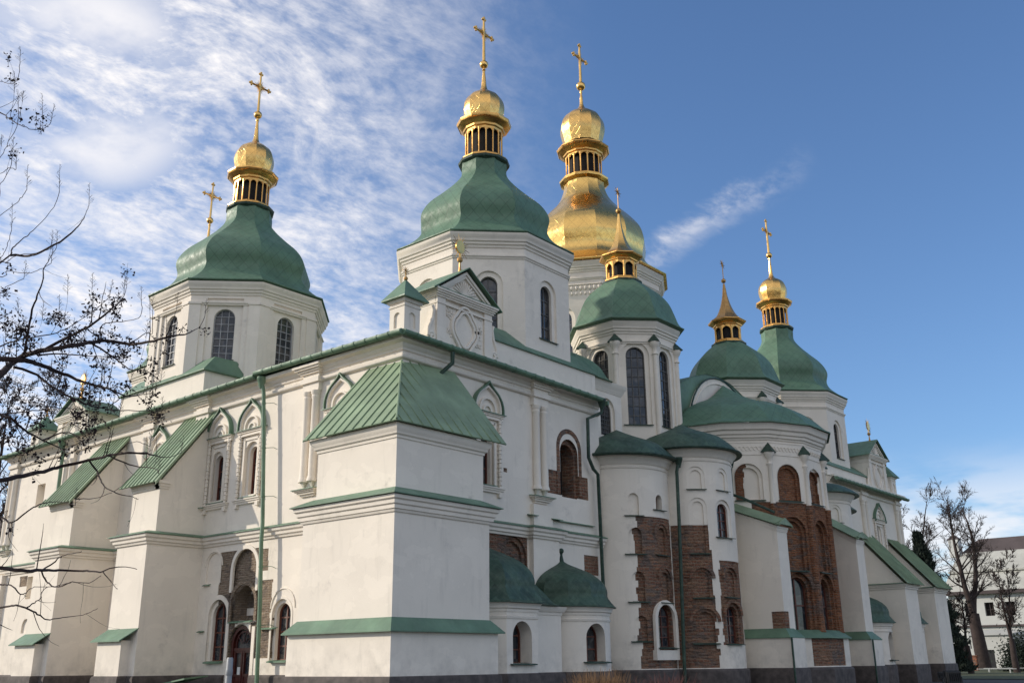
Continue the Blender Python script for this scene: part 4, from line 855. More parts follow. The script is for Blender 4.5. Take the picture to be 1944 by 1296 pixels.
for a in AF: ledge(q, FM(a), -.8, .8, 9.52, .12, .04); ledge(q, FM(a), -.7, .7, 5.93, .14, .04)
build('window_sill', q, GDK, mb_)
q = MB(); q.sweep(hept(RM+.38, 1.5), [(-.5, 0), (0, 0), (0, 2.62), (-.5, 2.62)]); lo = build('apse_base_wall', q, PL, mb_)
expose(lo, [(4.0, 6, 24.75, 27.6, 1.27, 2.7)], BR, parent=mb_)
q = MB(); q.sweep(hept(RM+.02, 1.5), [(-.1, 2.75), (.52, 2.60), (.52, 2.64), (.0, 3.02), (-.1, 3.02)]); build('skirt_roof', q, GR, mb_)
q = MB(); q.sweep(hept(RM+.36, 1.5), [(-.5, 0), (.16, 0), (.16, 1.1), (.1, 1.2), (-.3, 1.26)]); build('plinth', q, PLN, mb_)
q = MB()
for a in AF:
    arch_ring(q, FM(a), 1.57, 2.76, .17, -.02, .035, 5.95, legs=False); arch_ring(q, FM(a), 1.62, 3.01, .18, -.02, .04, 2.85, legs=False)
build('brick_arch', q, BR3, mb_)
# roof of the main apse: ogee half cone, with the vault and white lunette behind
m = MB(); prof = smooth([(5.9, 13.67), (5.6, 13.85), (5.0, 14.45), (4.2, 15.05), (3.1, 15.55), (2.0, 15.95), (1.0, 16.5), (.03, 17.2)], 4); prof = [(5.9, 13.60)]+prof
m.lathe(MX, MY, prof, 7, a0=R(-90), a1=R(90), cap=False); build('apse_roof', m, GD, mb_, 12)
m = MB()
vp = [(-6.95, 12.9), (-6.9, 14.4), (-6.4, 15.0), (-5.4, 15.9), (-4.3, 16.6), (-3, 17.2), (-1.5, 17.65), (0, 17.8)]; vp = vp+[(-a, b) for a, b in vp[-2::-1]]
for i in range(len(vp)-1):
    (a, b), (c, d) = vp[i], vp[i+1]; m.add([(-1.15, MY+a, b), (-1.15, MY+c, d), (-12, MY+c, d), (-12, MY+a, b)], [(0, 1, 2, 3)], [[(0, 0), (.9, 0), (.9, 9), (0, 9)]])
m.add([(-1.2, MY+a, b) for a, b in vp]+[(-1.2, MY+6.9, 12), (-1.2, MY-6.9, 12)], [tuple(range(len(vp)+2))])
build('vault_roof', m, GR, mb_, 40)
m = MB(); lun = [(3.95*math.cos(R(t)), 13.55+4.02*math.sin(R(t))) for t in range(0, 181, 9)]; A = [Vector((-1.10, MY-a, b)) for a, b in lun]; m.loft(A, [p+Vector((-.6, 0, 0)) for p in A])
m.tube([Vector((-1.08, MY-a*.93, 13.4+(b-13.4)*.93)) for a, b in lun], .05, 5); build('lunette', m, PL, mb_, 40)
m = MB(); m.tube([Vector((-1.05, MY-a*1.01, b+.04)) for a, b in lun], .05, 5); build('lunette_coping', m, GDK, mb_, 40)
# steel ladder frame on the roof ridge
m = MB(); x0, y0 = -7.0, 31.0
for p in (((-8, 32.6, 18.0), (-8, 32.6, 20.45)), ((-8, 34.4, 18.0), (-8, 34.4, 20.45)), ((-8, 32.6, 20.45), (-8, 34.4, 20.45)), ((-8, 34.4, 20.45), (-8, 36.0, 18.0)), ((-8, 32.6, 19.6), (-8, 34.4, 19.6))): m.tube(p, .06, 5)
m.box(-12, -7, 31.5, 37.5, 14, 18.05); 
build('roof_ladder_frame', m, BLK, CATH)
# annex between the east wall and the first apse
m = MB(); m.box(-8, -1.5, 13.4, 16.95, 9, 15.15); k1, k2 = MB(), MB(); F = fr((-1.5, 15.68, 0), 0); arch_cut(k1, F, 1.3, 1.98, .12, 12.35); arch_cut(k2, F, .92, 1.78, .3, 12.35); an_ = build('annex_wall', m, PL, CATH); carve(an_, [k1, k2])
window(F, .92, 1.78, .26, CATH, rows=8, cols=6, zb=12.35, bar=.025)
m = MB(); m.sweep([(-1.5, 13.5), (-1.5, 16.95), (-5, 16.95)], [(-.1, 14.62), (.03, 14.62), (.05, 14.7), (.12, 14.78), (.14, 14.9), (.22, 14.98), (.26, 15.14), (-.1, 15.16)]); build('cornice', m, PL, an_, 40)
m = MB(); pr = smooth([(3.05, 15.12), (2.75, 15.35), (2.35, 16.0), (1.6, 16.6), (.6, 17.0), (.02, 17.05)], 4); m.lathe(-3.9, 14.5, pr, 8, math.pi/8); build('annex_roof', m, GD, an_, 24)
# filler roofs behind the apses
m = MB(); m.box(-8, -1.3, 13.6, 22.4, 9, 11.9); m.box(-8, -.9, 31.6, 40.4, 9, 12.2); build('choir_wall', m, PL, CATH)
# ---- buttresses
def skirt_box(mb, x0, x1, y0, y1, z, o=.32, dz=.42):
    a = [(x0-o, y0-o, z), (x1+o, y0-o, z), (x1+o, y1+o, z), (x0-o, y1+o, z)]; b = [(x0, y0, z+dz), (x1, y0, z+dz), (x1, y1, z+dz), (x0, y1, z+dz)]
    mb.loft(a, b); mb.loft([(p[0], p[1], p[2]-.04) for p in a], a)
# corner buttress
cb_ = MB(); cb_.box(-3.0, 2.28, -2.28, 2.85, .2, 2.62); cb_.box(-2.72, 2.08, -2.08, 2.62, 2.6, 6.98)
UP_ = [(-2.35, -1.85), (1.85, -1.85), (1.85, 2.55), (-2.35, 2.55)]; cb_.prism(UP_, 6.95, 9.42)
CB = build('corner_buttress', cb_, PL, CATH)
q = MB(); LB = [(-2.72, 2.6), (-2.72, -2.08), (2.08, -2.08), (2.08, 2.62), (-.6, 2.62)]; q.sweep(LB, [(-.1, 6.38), (.05, 6.38), (.08, 6.46), (.12, 6.48), (.13, 6.60), (.19, 6.64), (.20, 6.76), (.27, 6.80), (.28, 6.92), (-.1, 6.93)])
q.sweep([(-2.35, 2.5), (-2.35, -1.85), (1.85, -1.85), (1.85, 2.55), (-.6, 2.55)], [(-.1, 8.95), (.04, 8.95), (.05, 9.03), (.12, 9.08), (.14, 9.18), (.22, 9.26), (.25, 9.42), (-.1, 9.42)]); build('string_course', q, PL, CB, 40)
q = MB(); q.sweep(LB, [(-.4, 6.94), (.38, 6.94), (.38, 6.97), (-.22, 7.26), (-.4, 7.26)]); build('string_course_roof', q, GR, CB)
q = MB(); skirt_box(q, -2.74, 2.10, -2.10, 2.64, 2.60, .38, .42); build('skirt_roof', q, GR, CB)
EZ, E = 9.44, .42
ca, cs_, ce = Vector((1.85+E, -1.85-E, EZ)), Vector((-2.35-E, -1.85-E, EZ)), Vector((1.85+E, 2.55+E+.45, EZ+.02))
tp = Vector((-.62, .58, 12.72)); tw = Vector((-2.6, .62, 12.78)); tn = Vector((-.58, 3.4, 12.95))
q = MB(); seamroof(q, [cs_, ca, tp, tw], .46, off=.3); seamroof(q, [ca, ce, tn, tp], .52, off=.35)
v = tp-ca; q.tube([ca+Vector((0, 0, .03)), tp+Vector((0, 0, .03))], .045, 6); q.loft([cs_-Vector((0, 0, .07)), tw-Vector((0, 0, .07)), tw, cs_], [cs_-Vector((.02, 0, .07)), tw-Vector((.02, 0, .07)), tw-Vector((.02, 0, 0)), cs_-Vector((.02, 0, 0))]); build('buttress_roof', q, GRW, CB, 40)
q = MB(); fl = [Vector((-2.3, .65, 9.3)), Vector((-2.3, -1.8, 9.3)), Vector((-2.3, .65, 12.5))]; q.loft(fl, [p+Vector((.3, 0, 0)) for p in fl]); fl = [Vector((-.65, 2.5, 9.3)), Vector((1.8, 2.5, 9.3)), Vector((-.65, 2.5, 12.6))]; q.loft(fl, [p-Vector((0, .3, 0)) for p in fl]); build('buttress_gablet', q, PL, CB)
q = MB(); q.sweep([(-3.0, 3), (-3.0, -2.28), (2.28, -2.28), (2.28, 2.85), (-.6, 2.85)], [(-.3, 0), (.10, 0), (.10, 1.1), (.06, 1.2), (-.3, 1.27)]); build('plinth', q, PLN, CB)
# south wall buttresses
def sbut(xe, wd, zdrop=0.0, nm='wall_buttress'):
    m = MB(); x1 = xe-.28; x0 = x1-wd
    for (a0, a1, pts) in ((x0, x1, [(.65, 6.9), (-1.72, 6.9), (-1.72, 9.30), (.65, 12.45)]),):
        A = [Vector((a0, y, z)) for y, z in pts]; m.loft(A, [p+Vector((a1-a0, 0, 0)) for p in A])
    m.box(x0-.12, x1+.10, -2.12, .65, .2, 6.98)
    m.box(x0-.14, x1-.42+.0, -2.52, -2.0, .2, 2.62)
    b = build(nm, m, PL, CATH)
    q = MB(); pth = [(x0-.12, .6), (x0-.12, -2.12), (x1+.10, -2.12), (x1+.10, .6)]; q.sweep(pth, strprof(0)); 
    for o_, z0_, z1_ in ((.16, 9.22, 9.36), (.10, 9.10, 9.22), (.05, 9.0, 9.10)): q.box(x0-.02, x1+.02, -1.72-o_, -1.6, z0_, z1_); q.box(x1-.3, x1+o_, -1.72-o_, -1.3, z0_, z1_-.001)
    build('string_course', q, PL, b, 40)
    q = MB(); q.sweep(pth, SK(6.99, .34)); a = [(x0-.40, -2.72, 2.62), (x1-.25, -2.72, 2.62), (x1+.12, -2.10, 3.12), (x0-.1, -2.10, 3.12)]; q.loft([(p[0], p[1], p[2]-.05) for p in a], a); build('string_course_roof', q, GR, b)
    q = MB(); e0, e1 = Vector((x0-.62, -2.12, 9.24)), Vector((xe, -2.12, 9.24)); t1, t0 = Vector((xe, .6, 12.84)), Vector((x0-.1, .6, 12.84)); seamroof(q, [e0, e1, t1, t0], .36, off=.2)
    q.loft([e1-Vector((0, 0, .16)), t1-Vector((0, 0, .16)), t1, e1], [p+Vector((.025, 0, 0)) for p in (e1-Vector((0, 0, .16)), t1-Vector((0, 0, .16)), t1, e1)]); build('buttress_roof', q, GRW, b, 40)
    q = MB(); q.sweep([(x0-.14, .6), (x0-.14, -2.52), (x1-.40, -2.52), (x1-.40, -2.12), (x1+.1, -2.12), (x1+.1, .6)], [(-.3, 0), (.10, 0), (.10, 1.1), (.06, 1.2), (-.3, 1.27)]); build('plinth', q, PLN, b)
    return b
sbut(-13.12, 2.25); sbut(-20.9, 2.35)
# main-apse buttress walls
def apbut(y0, y1, xin, xe, zl, zr, nm='apse_buttress', brick=None):
    m = MB(); pts = [(xin, .2), (xe, .2), (xe, zr), (xin, zl)]; A = [Vector((x, y0, z)) for x, z in pts]; m.loft(A, [p+Vector((0, y1-y0, 0)) for p in A]); m.box(xin, xe+.36, y0-.30, y1+.15, .2, 2.62)
    b = build(nm, m, PL, CATH)
    if brick: expose(b, [brick], BR, parent=b)
    q = MB(); sl = (zr-zl)/(xe-xin)
    for o_, dz in ((.08, .0), (.05, -.10), (.03, -.18)):
        A = [Vector((xin, y0-o_, zl+dz)), Vector((xe+o_, y0-o_, zr+dz+sl*o_)), Vector((xe+o_, y0-o_, zr+dz+sl*o_-.09)), Vector((xin, y0-o_, zl+dz-.09))]; q.loft(A, [p+Vector((0, y1-y0+2*o_, 0)) for p in A])
    build('cornice', q, PL, b)
    q = MB(); o_ = .25; ym = (y0+y1)/2; zz = .45
    for s, ya in ((-1, y0-o_), (1, y1+o_)):
        A = [Vector((xin-.1, ya, zl+.10-sl*.1)), Vector((xe+.28, ya, zr+.10+sl*.28)), Vector((xe+.28, ym, zr+zz+sl*.28)), Vector((xin-.1, ym, zl+zz-sl*.1))]; seamroof(q, A, 9, ribdir=None)
    q.loft([Vector((xe+.27, y0-o_, zr+.05)), Vector((xe+.27, y1+o_, zr+.05)), Vector((xe+.27, ym, zr+zz-.05))], [Vector((xe+.20, y0-o_, zr+.05)), Vector((xe+.20, y1+o_, zr+.05)), Vector((xe+.20, ym, zr+zz-.05))])
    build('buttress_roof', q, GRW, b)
    q = MB(); skirt_box(q, xin-.2, xe+.0, y0, y1-.2, 2.62, .38, .42); build('skirt_roof', q, GR, b)
    q = MB(); q.sweep([(xin, y0-.30), (xe+.36, y0-.30), (xe+.36, y1+.15), (xin, y1+.15)], [(-.3, 0), (.10, 0), (.10, 1.1), (.06, 1.2), (-.3, 1.27)]); build('plinth', q, PLN, b)
    return b
apbut(22.0, 23.1, 1.0, 4.08, 9.2, 7.98, brick=(3.4, 4.2, 21.5, 22.5, 3.0, 3.83)); apbut(31.9, 33.0, 1.5, 4.15, 9.75, 8.15)
# north-east buttresses with long slanting roofs
def nbut(y0, y1, ez=6.5, tz=10.05, nm='slanting_buttress', side=True):
    m = MB(); pts = [(-.7, .2), (2.2, .2), (2.2, ez-.1), (-.7, tz-.35)]; A = [Vector((x, y0, z)) for x, z in pts]; m.loft(A, [p+Vector((0, y1-y0, 0)) for p in A]); b = build(nm, m, PL, CATH)
    q = MB()
    for o_, z in ((.20, ez-.12), (.13, ez-.22), (.07, ez-.34)): q.box(-.6, 2.2+o_, y0-o_, y1+o_, z-.10, z)
    build('string_course', q, PL, b); q = MB(); ledge(q, fr((.9, y0, 0), -90), -1.6, 1.4, ez-.09, .3, .03); build('string_course_roof', q, GR, b)
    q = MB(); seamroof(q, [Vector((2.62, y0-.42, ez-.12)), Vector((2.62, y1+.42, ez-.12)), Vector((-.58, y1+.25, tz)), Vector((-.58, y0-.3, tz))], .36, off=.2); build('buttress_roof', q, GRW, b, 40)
    q = MB(); q.sweep([(-.6, y0), (2.2, y0), (2.2, y1), (-.6, y1)], [(-.3, 0), (.10, 0), (.10, 1.1), (.06, 1.2), (-.3, 1.27)]); build('plinth', q, PLN, b)
nbut(44.55, 46.9); nbut(50.4, 53.0)
# ---- low chapels at the foot of the east wall
def chapel(cx, cy, r, ze, top, n=24, winaz=None, finial=False, arc=(-100, 100), fac=False, ww=1.0, wz=1.58, wh=1.35, dome=1.0, rot=None, lab=None):
    m = MB(); nn = 8 if fac else 28
    m.lathe(cx, cy, [(r, .2), (r, ze-.05)], nn, rot); b = build('chapel', m, PL, CATH)
    F = None
    if winaz is not None:
        rr = r*math.cos(math.pi/8) if fac else r
        F = fr((cx+rr*math.cos(R(winaz)), cy+rr*math.sin(R(winaz)), 0), winaz); k = MB(); arch_cut(k, F, ww, wh, .72, wz); carve(b, [k], 20)
        window(F, ww-.02, wh-.01, .66, CATH, rows=3, cols=2, zb=wz, fm=WOOD, bar=.05); s = MB(); ledge(s, F, -ww/2-.15, ww/2+.15, wz-.02, .14, .04, .3); build('window_sill', s, GDK, b)
    if fac: ring = [(cx+r*math.cos(math.pi/8+2*math.pi*i/8), cy+r*math.sin(math.pi/8+2*math.pi*i/8)) for i in range(8)]
    else: ring = [(cx+r*math.cos(2*math.pi*i/28), cy+r*math.sin(2*math.pi*i/28)) for i in range(28)]
    q = MB(); q.sweep(ring, [(-.1, ze-.62), (.03, ze-.62), (.05, ze-.54), (.0, ze-.50), (-.1, ze-.50)], True); q.sweep(ring, [(-.1, ze-.38), (.03, ze-.38), (.05, ze-.28), (.11, ze-.24), (.12, ze-.14), (.19, ze-.06), (-.1, ze-.04)], True); build('cornice', q, PL, b, 40)
    q = MB(); q.sweep(ring, [(-.3, 0), (.10, 0), (.10, 1.1), (.06, 1.2), (-.3, 1.26)], True); build('plinth', q, PLN, b)
    H = top-ze; re = r+.34; q = MB(); pr = [(re, ze-.05), (re, ze)]+smooth([(re*.98, ze+.03), (re*.90, ze+H*.12), (re*.845, ze+H*.22), (re*.84, ze+H*.36), (re*.77, ze+H*.52), (re*.60, ze+H*.68), (re*.38, ze+H*.80), (re*.15, ze+H*.91), (.06, ze+H)], 4)
    q.lathe(cx, cy, pr, 8 if fac else 12, rot); build('dome_roof', q, GDs, b, 24)
    if finial: q = MB(); q.lathe(cx, cy, [(.12, top-.1), (.05, top+.25), (.07, top+.38)], 8); q.ball((cx, cy, top+.42), .12); build('finial', q, GDK, b, 50)
    return b
chapel(-.35, 10.05, 1.98, 3.78, 5.75, winaz=-8, finial=True, ww=1.1, wz=1.58, wh=1.5)
chapel(-.35, 4.75, 2.35, 3.75, 6.1, winaz=0, fac=True, ww=1.1, wz=1.55, wh=1.5)
m = MB(); m.box(-.7, 1.05, 6.0, 8.1, .2, 3.7); shd = build('chapel_link', m, PL, CATH); expose(shd, [(1.0, 1.1, 6.25, 6.45, 2.0, 2.75)], BR, parent=shd)
m = MB(); m.sweep([(1.05, 5.9), (1.05, 8.1), (-.5, 8.1)], [(-.1, 3.36), (.03, 3.36), (.05, 3.46), (.12, 3.5), (.19, 3.68), (-.1, 3.7)]); build('cornice', m, PL, shd, 40)
m = MB(); pr = smooth([(2.0, 3.72), (1.75, 3.84), (1.3, 4.3), (.7, 4.8), (.02, 5.0)], 3); m.lathe(-.45, 6.8, [(1.9, 3.68)]+pr, 8, math.pi/8); build('link_roof', m, GDs, shd, 24)
m = MB(); m.sweep([(1.05, 5.9), (1.05, 8.1), (-.5, 8.1)], [(-.3, 0), (.10, 0), (.10, 1.1), (.06, 1.2), (-.3, 1.26)]); build('plinth', m, PLN, shd)
chapel(-.4, 42.6, 1.95, 3.85, 5.9, winaz=5, ww=1.0, wz=1.5, wh=1.75); chapel(-.4, 48.4, 2.1, 3.9, 5.9, n=24)
# ---- downpipes
def pipe(pts, r=.075, hop=None, mat=GR, clamps=(), wall=None):
    m = MB(); m.tube(pts, r, 10)
    if hop: x, y, z = hop; m.lathe(x, y, [(r, z-.5), (r*1.3, z-.42), (r*2.3, z-.12), (r*2.5, z-.10), (r*2.5, z)], 10)
    for (x, y, z) in clamps:
        m.lathe(x, y, [(r*1.18, z-.03), (r*1.18, z+.03)], 10)
        if wall: m.tube([(x, y, z), (x+wall[0], y+wall[1], z+.02), (x+wall[0]*1.2, y+wall[1]*1.6, z-.05)], .012, 4)
    return build('downpipe', m, mat, CATH, 50)
pipe([(-9.0, .12, 13.3), (-8.92, .17, 12.9), (-8.64, .17, 10.4), (-8.35, .17, 7.2), (-8.30, .13, 6.5), (-8.09, .13, 3.84), (-7.93, .13, .3)], .085, (-9.03, .10, 13.60), GR, [(-8.86, .17, 12.4), (-8.64, .17, 10.4), (-8.44, .17, 8.3)]+[(-8.2, .13, 5.4), (-8.06, .13, 3.1)], (.3, .3))
pipe([(-27.3, .12, 13.3), (-27.3, .2, 12.7), (-27.3, .22, 7.3), (-27.3, .1, 6.6), (-27.3, .1, .3)], .10, (-27.3, .10, 13.50))
pipe([(.02, 2.75, 13.45), (.02, 2.75, 13.0), (-.36, 2.45, 12.55), (-.36, 2.45, 11.6)], .09, None, GDK)
pipe([(.0, 13.05, 13.35), (-.02, 13.05, 12.85), (-.28, 12.25, 12.45), (-.30, 12.25, 10.6), (-.30, 12.6, 10.1), (-.30, 12.95, 9.9), (-.30, 13.1, .3)], .085, (.0, 13.05, 13.5), GDK)
pipe([(1.72, 16.9, 10.8), (1.68, 16.75, 10.3), (1.66, 16.7, 7.6), (1.44, 16.7, .3)], .085, (1.72, 16.9, 11.0), GDK)
pipe([(2.45, 20.9, 11.3), (2.2, 21.25, 10.8), (2.16, 21.3, 9.7), (2.25, 21.3, 9.62), (2.73, 21.3, 9.41), (4.38, 21.3, 8.53)], .07, (2.45, 20.9, 11.45), GDK)
pipe([(4.52, 21.62, 2.6), (4.52, 21.62, .3)], .05, None, GDK); pipe([(4.62, 31.5, 2.6), (4.62, 31.5, .3)], .05, None, GDK)
hm = MB(); A = [Vector((-12.6, -.1, 1.0)), Vector((-11.0, -.1, 1.22)), Vector((-11.0, -1.2, 1.12)), Vector((-12.8, -1.2, .9))]; hm.loft([p-Vector((0, 0, .06)) for p in A], A); hm.box(-12.9, -11.1, -1.3, 0.4, 0, .8); build('basement_hatch', hm, GR, CATH)
# ------------------------------------------------------------------ ground
gm = MB(); gm.add([(-900, -900, 0), (900, -900, 0), (900, 900, 0), (-900, 900, 0)], [(0, 1, 2, 3)]); g_o = build('ground', gm, PAVE); g_o['kind'] = 'structure'
gm = MB(); gm.add([(-200, 58, .05), (120, 58, .05), (160, 400, .05), (-200, 400, .05)], [(0, 1, 2, 3)]); g_o = build('lawn', gm, GRASS); g_o['kind'] = 'structure'
def tagt(o, label, cat, group=None):
    o['label'] = label; o['category'] = cat
    if group: o['group'] = group
    return o
def at(x, y, D):                                           # point on the view ray at horizontal distance D
    d = raydir(x, y); return CAM + d*(D/math.hypot(d.x, d.y))
# ------------------------------------------------------------------ things near the wall
m = MB(); p = at(437, 1247, 20); m.lathe(p.x, p.y, [(.058, 0), (.058, p.z-.03), (.045, p.z)], 16); m.lathe(p.x, p.y, [(.060, p.z-.32), (.066, p.z-.30), (.066, p.z-.22), (.060, p.z-.2)], 16)
tagt(build('post', m, GREYM), 'pale grey upright post standing in front of the red door', 'post')
def floodlight(x, y, D, s, label):
    p = at(x, y, D); t = empty('floodlight', (p.x, p.y, 0), label, 'floodlight', 'floodlights by the north corner'); m = MB(); v = Vector((0, 0, p.z))
    m.box(-.5*s, .5*s, -.22*s, .22*s, p.z-.8*s, p.z); m.box(-.56*s, .56*s, .18*s, .3*s, p.z-.86*s, p.z+.05*s)
    for i in range(7): m.box(-.45*s+i*.14*s, -.42*s+i*.14*s, -.32*s, -.2*s, p.z-.7*s, p.z-.1*s)
    h = build('lamp_housing', m, BLK, t); h.rotation_euler = (0, 0, R(40))
    m = MB(); m.tube([(0, 0, 0), (0, 0, p.z-.6*s)], .03, 8); m.tube([(-.6*s, 0, p.z-.4*s), (-.6*s, 0, p.z-1.0*s), (.6*s, 0, p.z-1.0*s), (.6*s, 0, p.z-.4*s)], .02, 6); b = build('stand', m, BLK, t); b.rotation_euler = (0, 0, R(40))
    m = MB(); m.lathe(0, 0, [(.3*s, 0), (.28*s, .05), (.05, .06)], 12); build('foot', m, BLK, t)
floodlight(1808, 1273, 34, .42, 'squat black floodlight on the path by the far corner of the cathedral'); floodlight(1788, 1275, 36, .22, 'small black floodlight just left of the squat floodlight')
def twigbush(x, D, w_, h0, n, mat, label, name, seed, lean=.25, cat='shrub'):
    random.seed(seed); p = at(x, 1262, D); m = MB()
    for i in range(n):
        a, r = random.uniform(0, 6.28), w_*math.sqrt(random.random())*.55; b = Vector((p.x+r*math.cos(a), p.y+r*math.sin(a), 0)); h = h0*random.uniform(.7, 1.05)*(1-.25*(r/w_)); q = [b]
        dx, dy = random.gauss(0, lean)+.3*math.cos(a)*r/w_, random.gauss(0, lean)+.3*math.sin(a)*r/w_
        for k in range(1, 5): q.append(b+Vector((dx*h*(k/4)**1.4, dy*h*(k/4)**1.4, h*k/4)))
        m.tube(q, [.010, .009, .007, .005, .002], 3)
        for k in range(2):
            c = q[random.choice((2, 3))]; m.tube([c, c+Vector((random.gauss(0, .12), random.gauss(0, .12), random.uniform(.12, .3)))], [.006, .002], 3)
    o = build(name, m, mat, None, 60); tagt(o, label, cat); return o
twigbush(1137, 22, .75, 1.5, 600, STRAW, 'dry straw-coloured shrub at the foot of the low chapel', 'dry_shrub', 4, .10)
twigbush(1262, 26, 1.2, 1.4, 160, REDT, 'sparse shrub with dark red twigs below the exposed brick apse', 'red_twig_shrub', 7, .28)
# ------------------------------------------------------------------ trees
def bare_tree(name, base, H, label, seed, trunkr=.35, fork=2, mat=BARKF, spread=.42, depth=6, group='bare trees beyond the cathedral', lean=(0, 0), first=.30, lat=22):
    rnd = random.Random(seed); t = empty(name, base, label, 'tree', group); tr, cr = MB(), MB(); V = Vector
    def path(p, d, l, r, n, up=.05, wob=.10, rend=.25):
        q, rr, dd = [p], [r], d.copy()
        for i in range(n):
            dd = (dd+V((rnd.gauss(0, wob), rnd.gauss(0, wob), rnd.gauss(up, wob*.5)))).normalized(); q.append(q[-1]+dd*l/n); rr.append(r*(1-(1-rend)*(i+1)/n))
        return q, rr
    def twigs(q, rr, l, k, n, lo=.2):
        for j in range(n):
            f = rnd.uniform(lo, 1)*(len(q)-1); i = min(int(f), len(q)-2); p = q[i].lerp(q[i+1], f-i); d = (q[i+1]-q[i]).normalized(); a = rnd.uniform(0, 6.28)
            s_ = d.cross(V((math.cos(a), math.sin(a), .2))).normalized(); nd = (d*.75+s_*rnd.uniform(.5, 1.1)+V((0, 0, .15))).normalized(); ll = l*(1-.50*f/(len(q)-1))*rnd.uniform(.6, 1.2)
            Q, S = path(p, nd, ll, max(rr[i]*.40, .027), 5 if k > 1 else 3, .05, .16); cr.tube(Q, S, 4 if k > 1 else 3, False)
            if k > 0: twigs(Q, S, ll*.52, k-1, (7, 10, 10)[k] if k < 3 else 8)
    d0 = V((lean[0], lean[1], 1)).normalized(); q0, r0 = path(V((0, 0, -.1)), d0, H*first, trunkr*1.25, 5, .02, .04, .75); tr.tube(q0, r0, 10)
    rv = V((RT.x, RT.y, 0))
    for j in range(fork):
        s_ = rv*((-1) ** (j+1))*spread*(.45 if fork > 1 else .1)+V((rnd.gauss(0, .05), rnd.gauss(0, .05), 0)); Q, S = path(q0[-1], (d0+s_).normalized(), H*(1-first)*(1 if j else .93), r0[-1]*.62, 12, .06, .06, .08)
        tr.tube(Q, S, 8); twigs(Q, S, H*.26, 2, lat, .08)
    build('trunk', tr, mat, t, 60, False); build('crown', cr, mat, t, 60, False); return t
b0 = at(1868, 1258, 160); bare_tree('bare_tree', (b0.x, b0.y, 0), 25.5, 'tallest bare tree, forked trunk, in front of the white building', 11, .80, 2, spread=.42, first=.30, lat=22)
b0 = at(1848, 1258, 150); bare_tree('bare_tree', (b0.x, b0.y, 0), 11, 'leaning bare tree crossing the foot of the tallest bare tree', 21, .5, 1, lean=(-.30, -.25), first=.45, lat=16)
b0 = at(1930, 1265, 120); bare_tree('bare_tree', (b0.x, b0.y, 0), 11.5, 'slim bare tree with two stems at the right edge of the lawn', 31, .28, 2, lean=(-.10, 0), first=.3, lat=16)
b0 = at(1842, 1262, 115); bare_tree('bare_tree', (b0.x, b0.y, 0), 9.5, 'small thin bare tree just right of the dark evergreen', 41, .26, 1, lat=18)
b0 = at(1748, 1262, 150); bare_tree('bare_tree', (b0.x, b0.y, 0), 24, 'bare tree rising behind the far slanting buttress roof', 51, .6, 2, spread=.6, lat=22)
b0 = at(-12, 1262, 78); bare_tree('bare_tree', (b0.x, b0.y, 0), 22, 'bare tree beyond the west end of the cathedral', 61, .5, 2, spread=.6, lat=24)
# dark evergreen
b0 = at(1797, 1262, 112); th = empty('evergreen_tree', (b0.x, b0.y, 0), 'dark narrow evergreen tree beside the cathedral north corner', 'tree'); random.seed(9); m = MB(); Ht = 14.0
for i in range(15000):
    z = Ht*random.random()**1.15*.985; k = z/Ht; rr = (2.4*(1-k)**.8*min(1, .8+k*2.5)+.15)*(1+.16*math.sin(z*2.3+1)+.13*math.sin(5*z)); a = random.uniform(0, 6.28); r = rr*math.sqrt(random.uniform(.25, 1)); c = Vector((r*math.cos(a)-k*1.2, r*math.sin(a), z+.25)); s = random.uniform(.10, .26)
    d = Vector((math.cos(a)*.5+random.gauss(0, .35), math.sin(a)*.5+random.gauss(0, .35), 1.0)).normalized()*s*1.8; e = d.cross(Vector((random.gauss(0, 1), random.gauss(0, 1), .2))).normalized()*s*.5
    m.add([c-e, c+e, c+d], [(0, 1, 2)])
build('crown', m, THU, th, recalc=False); m = MB(); m.tube([(0, 0, 0), (0, 0, 10)], [.3, .08], 8); build('trunk', m, BARKF, th)
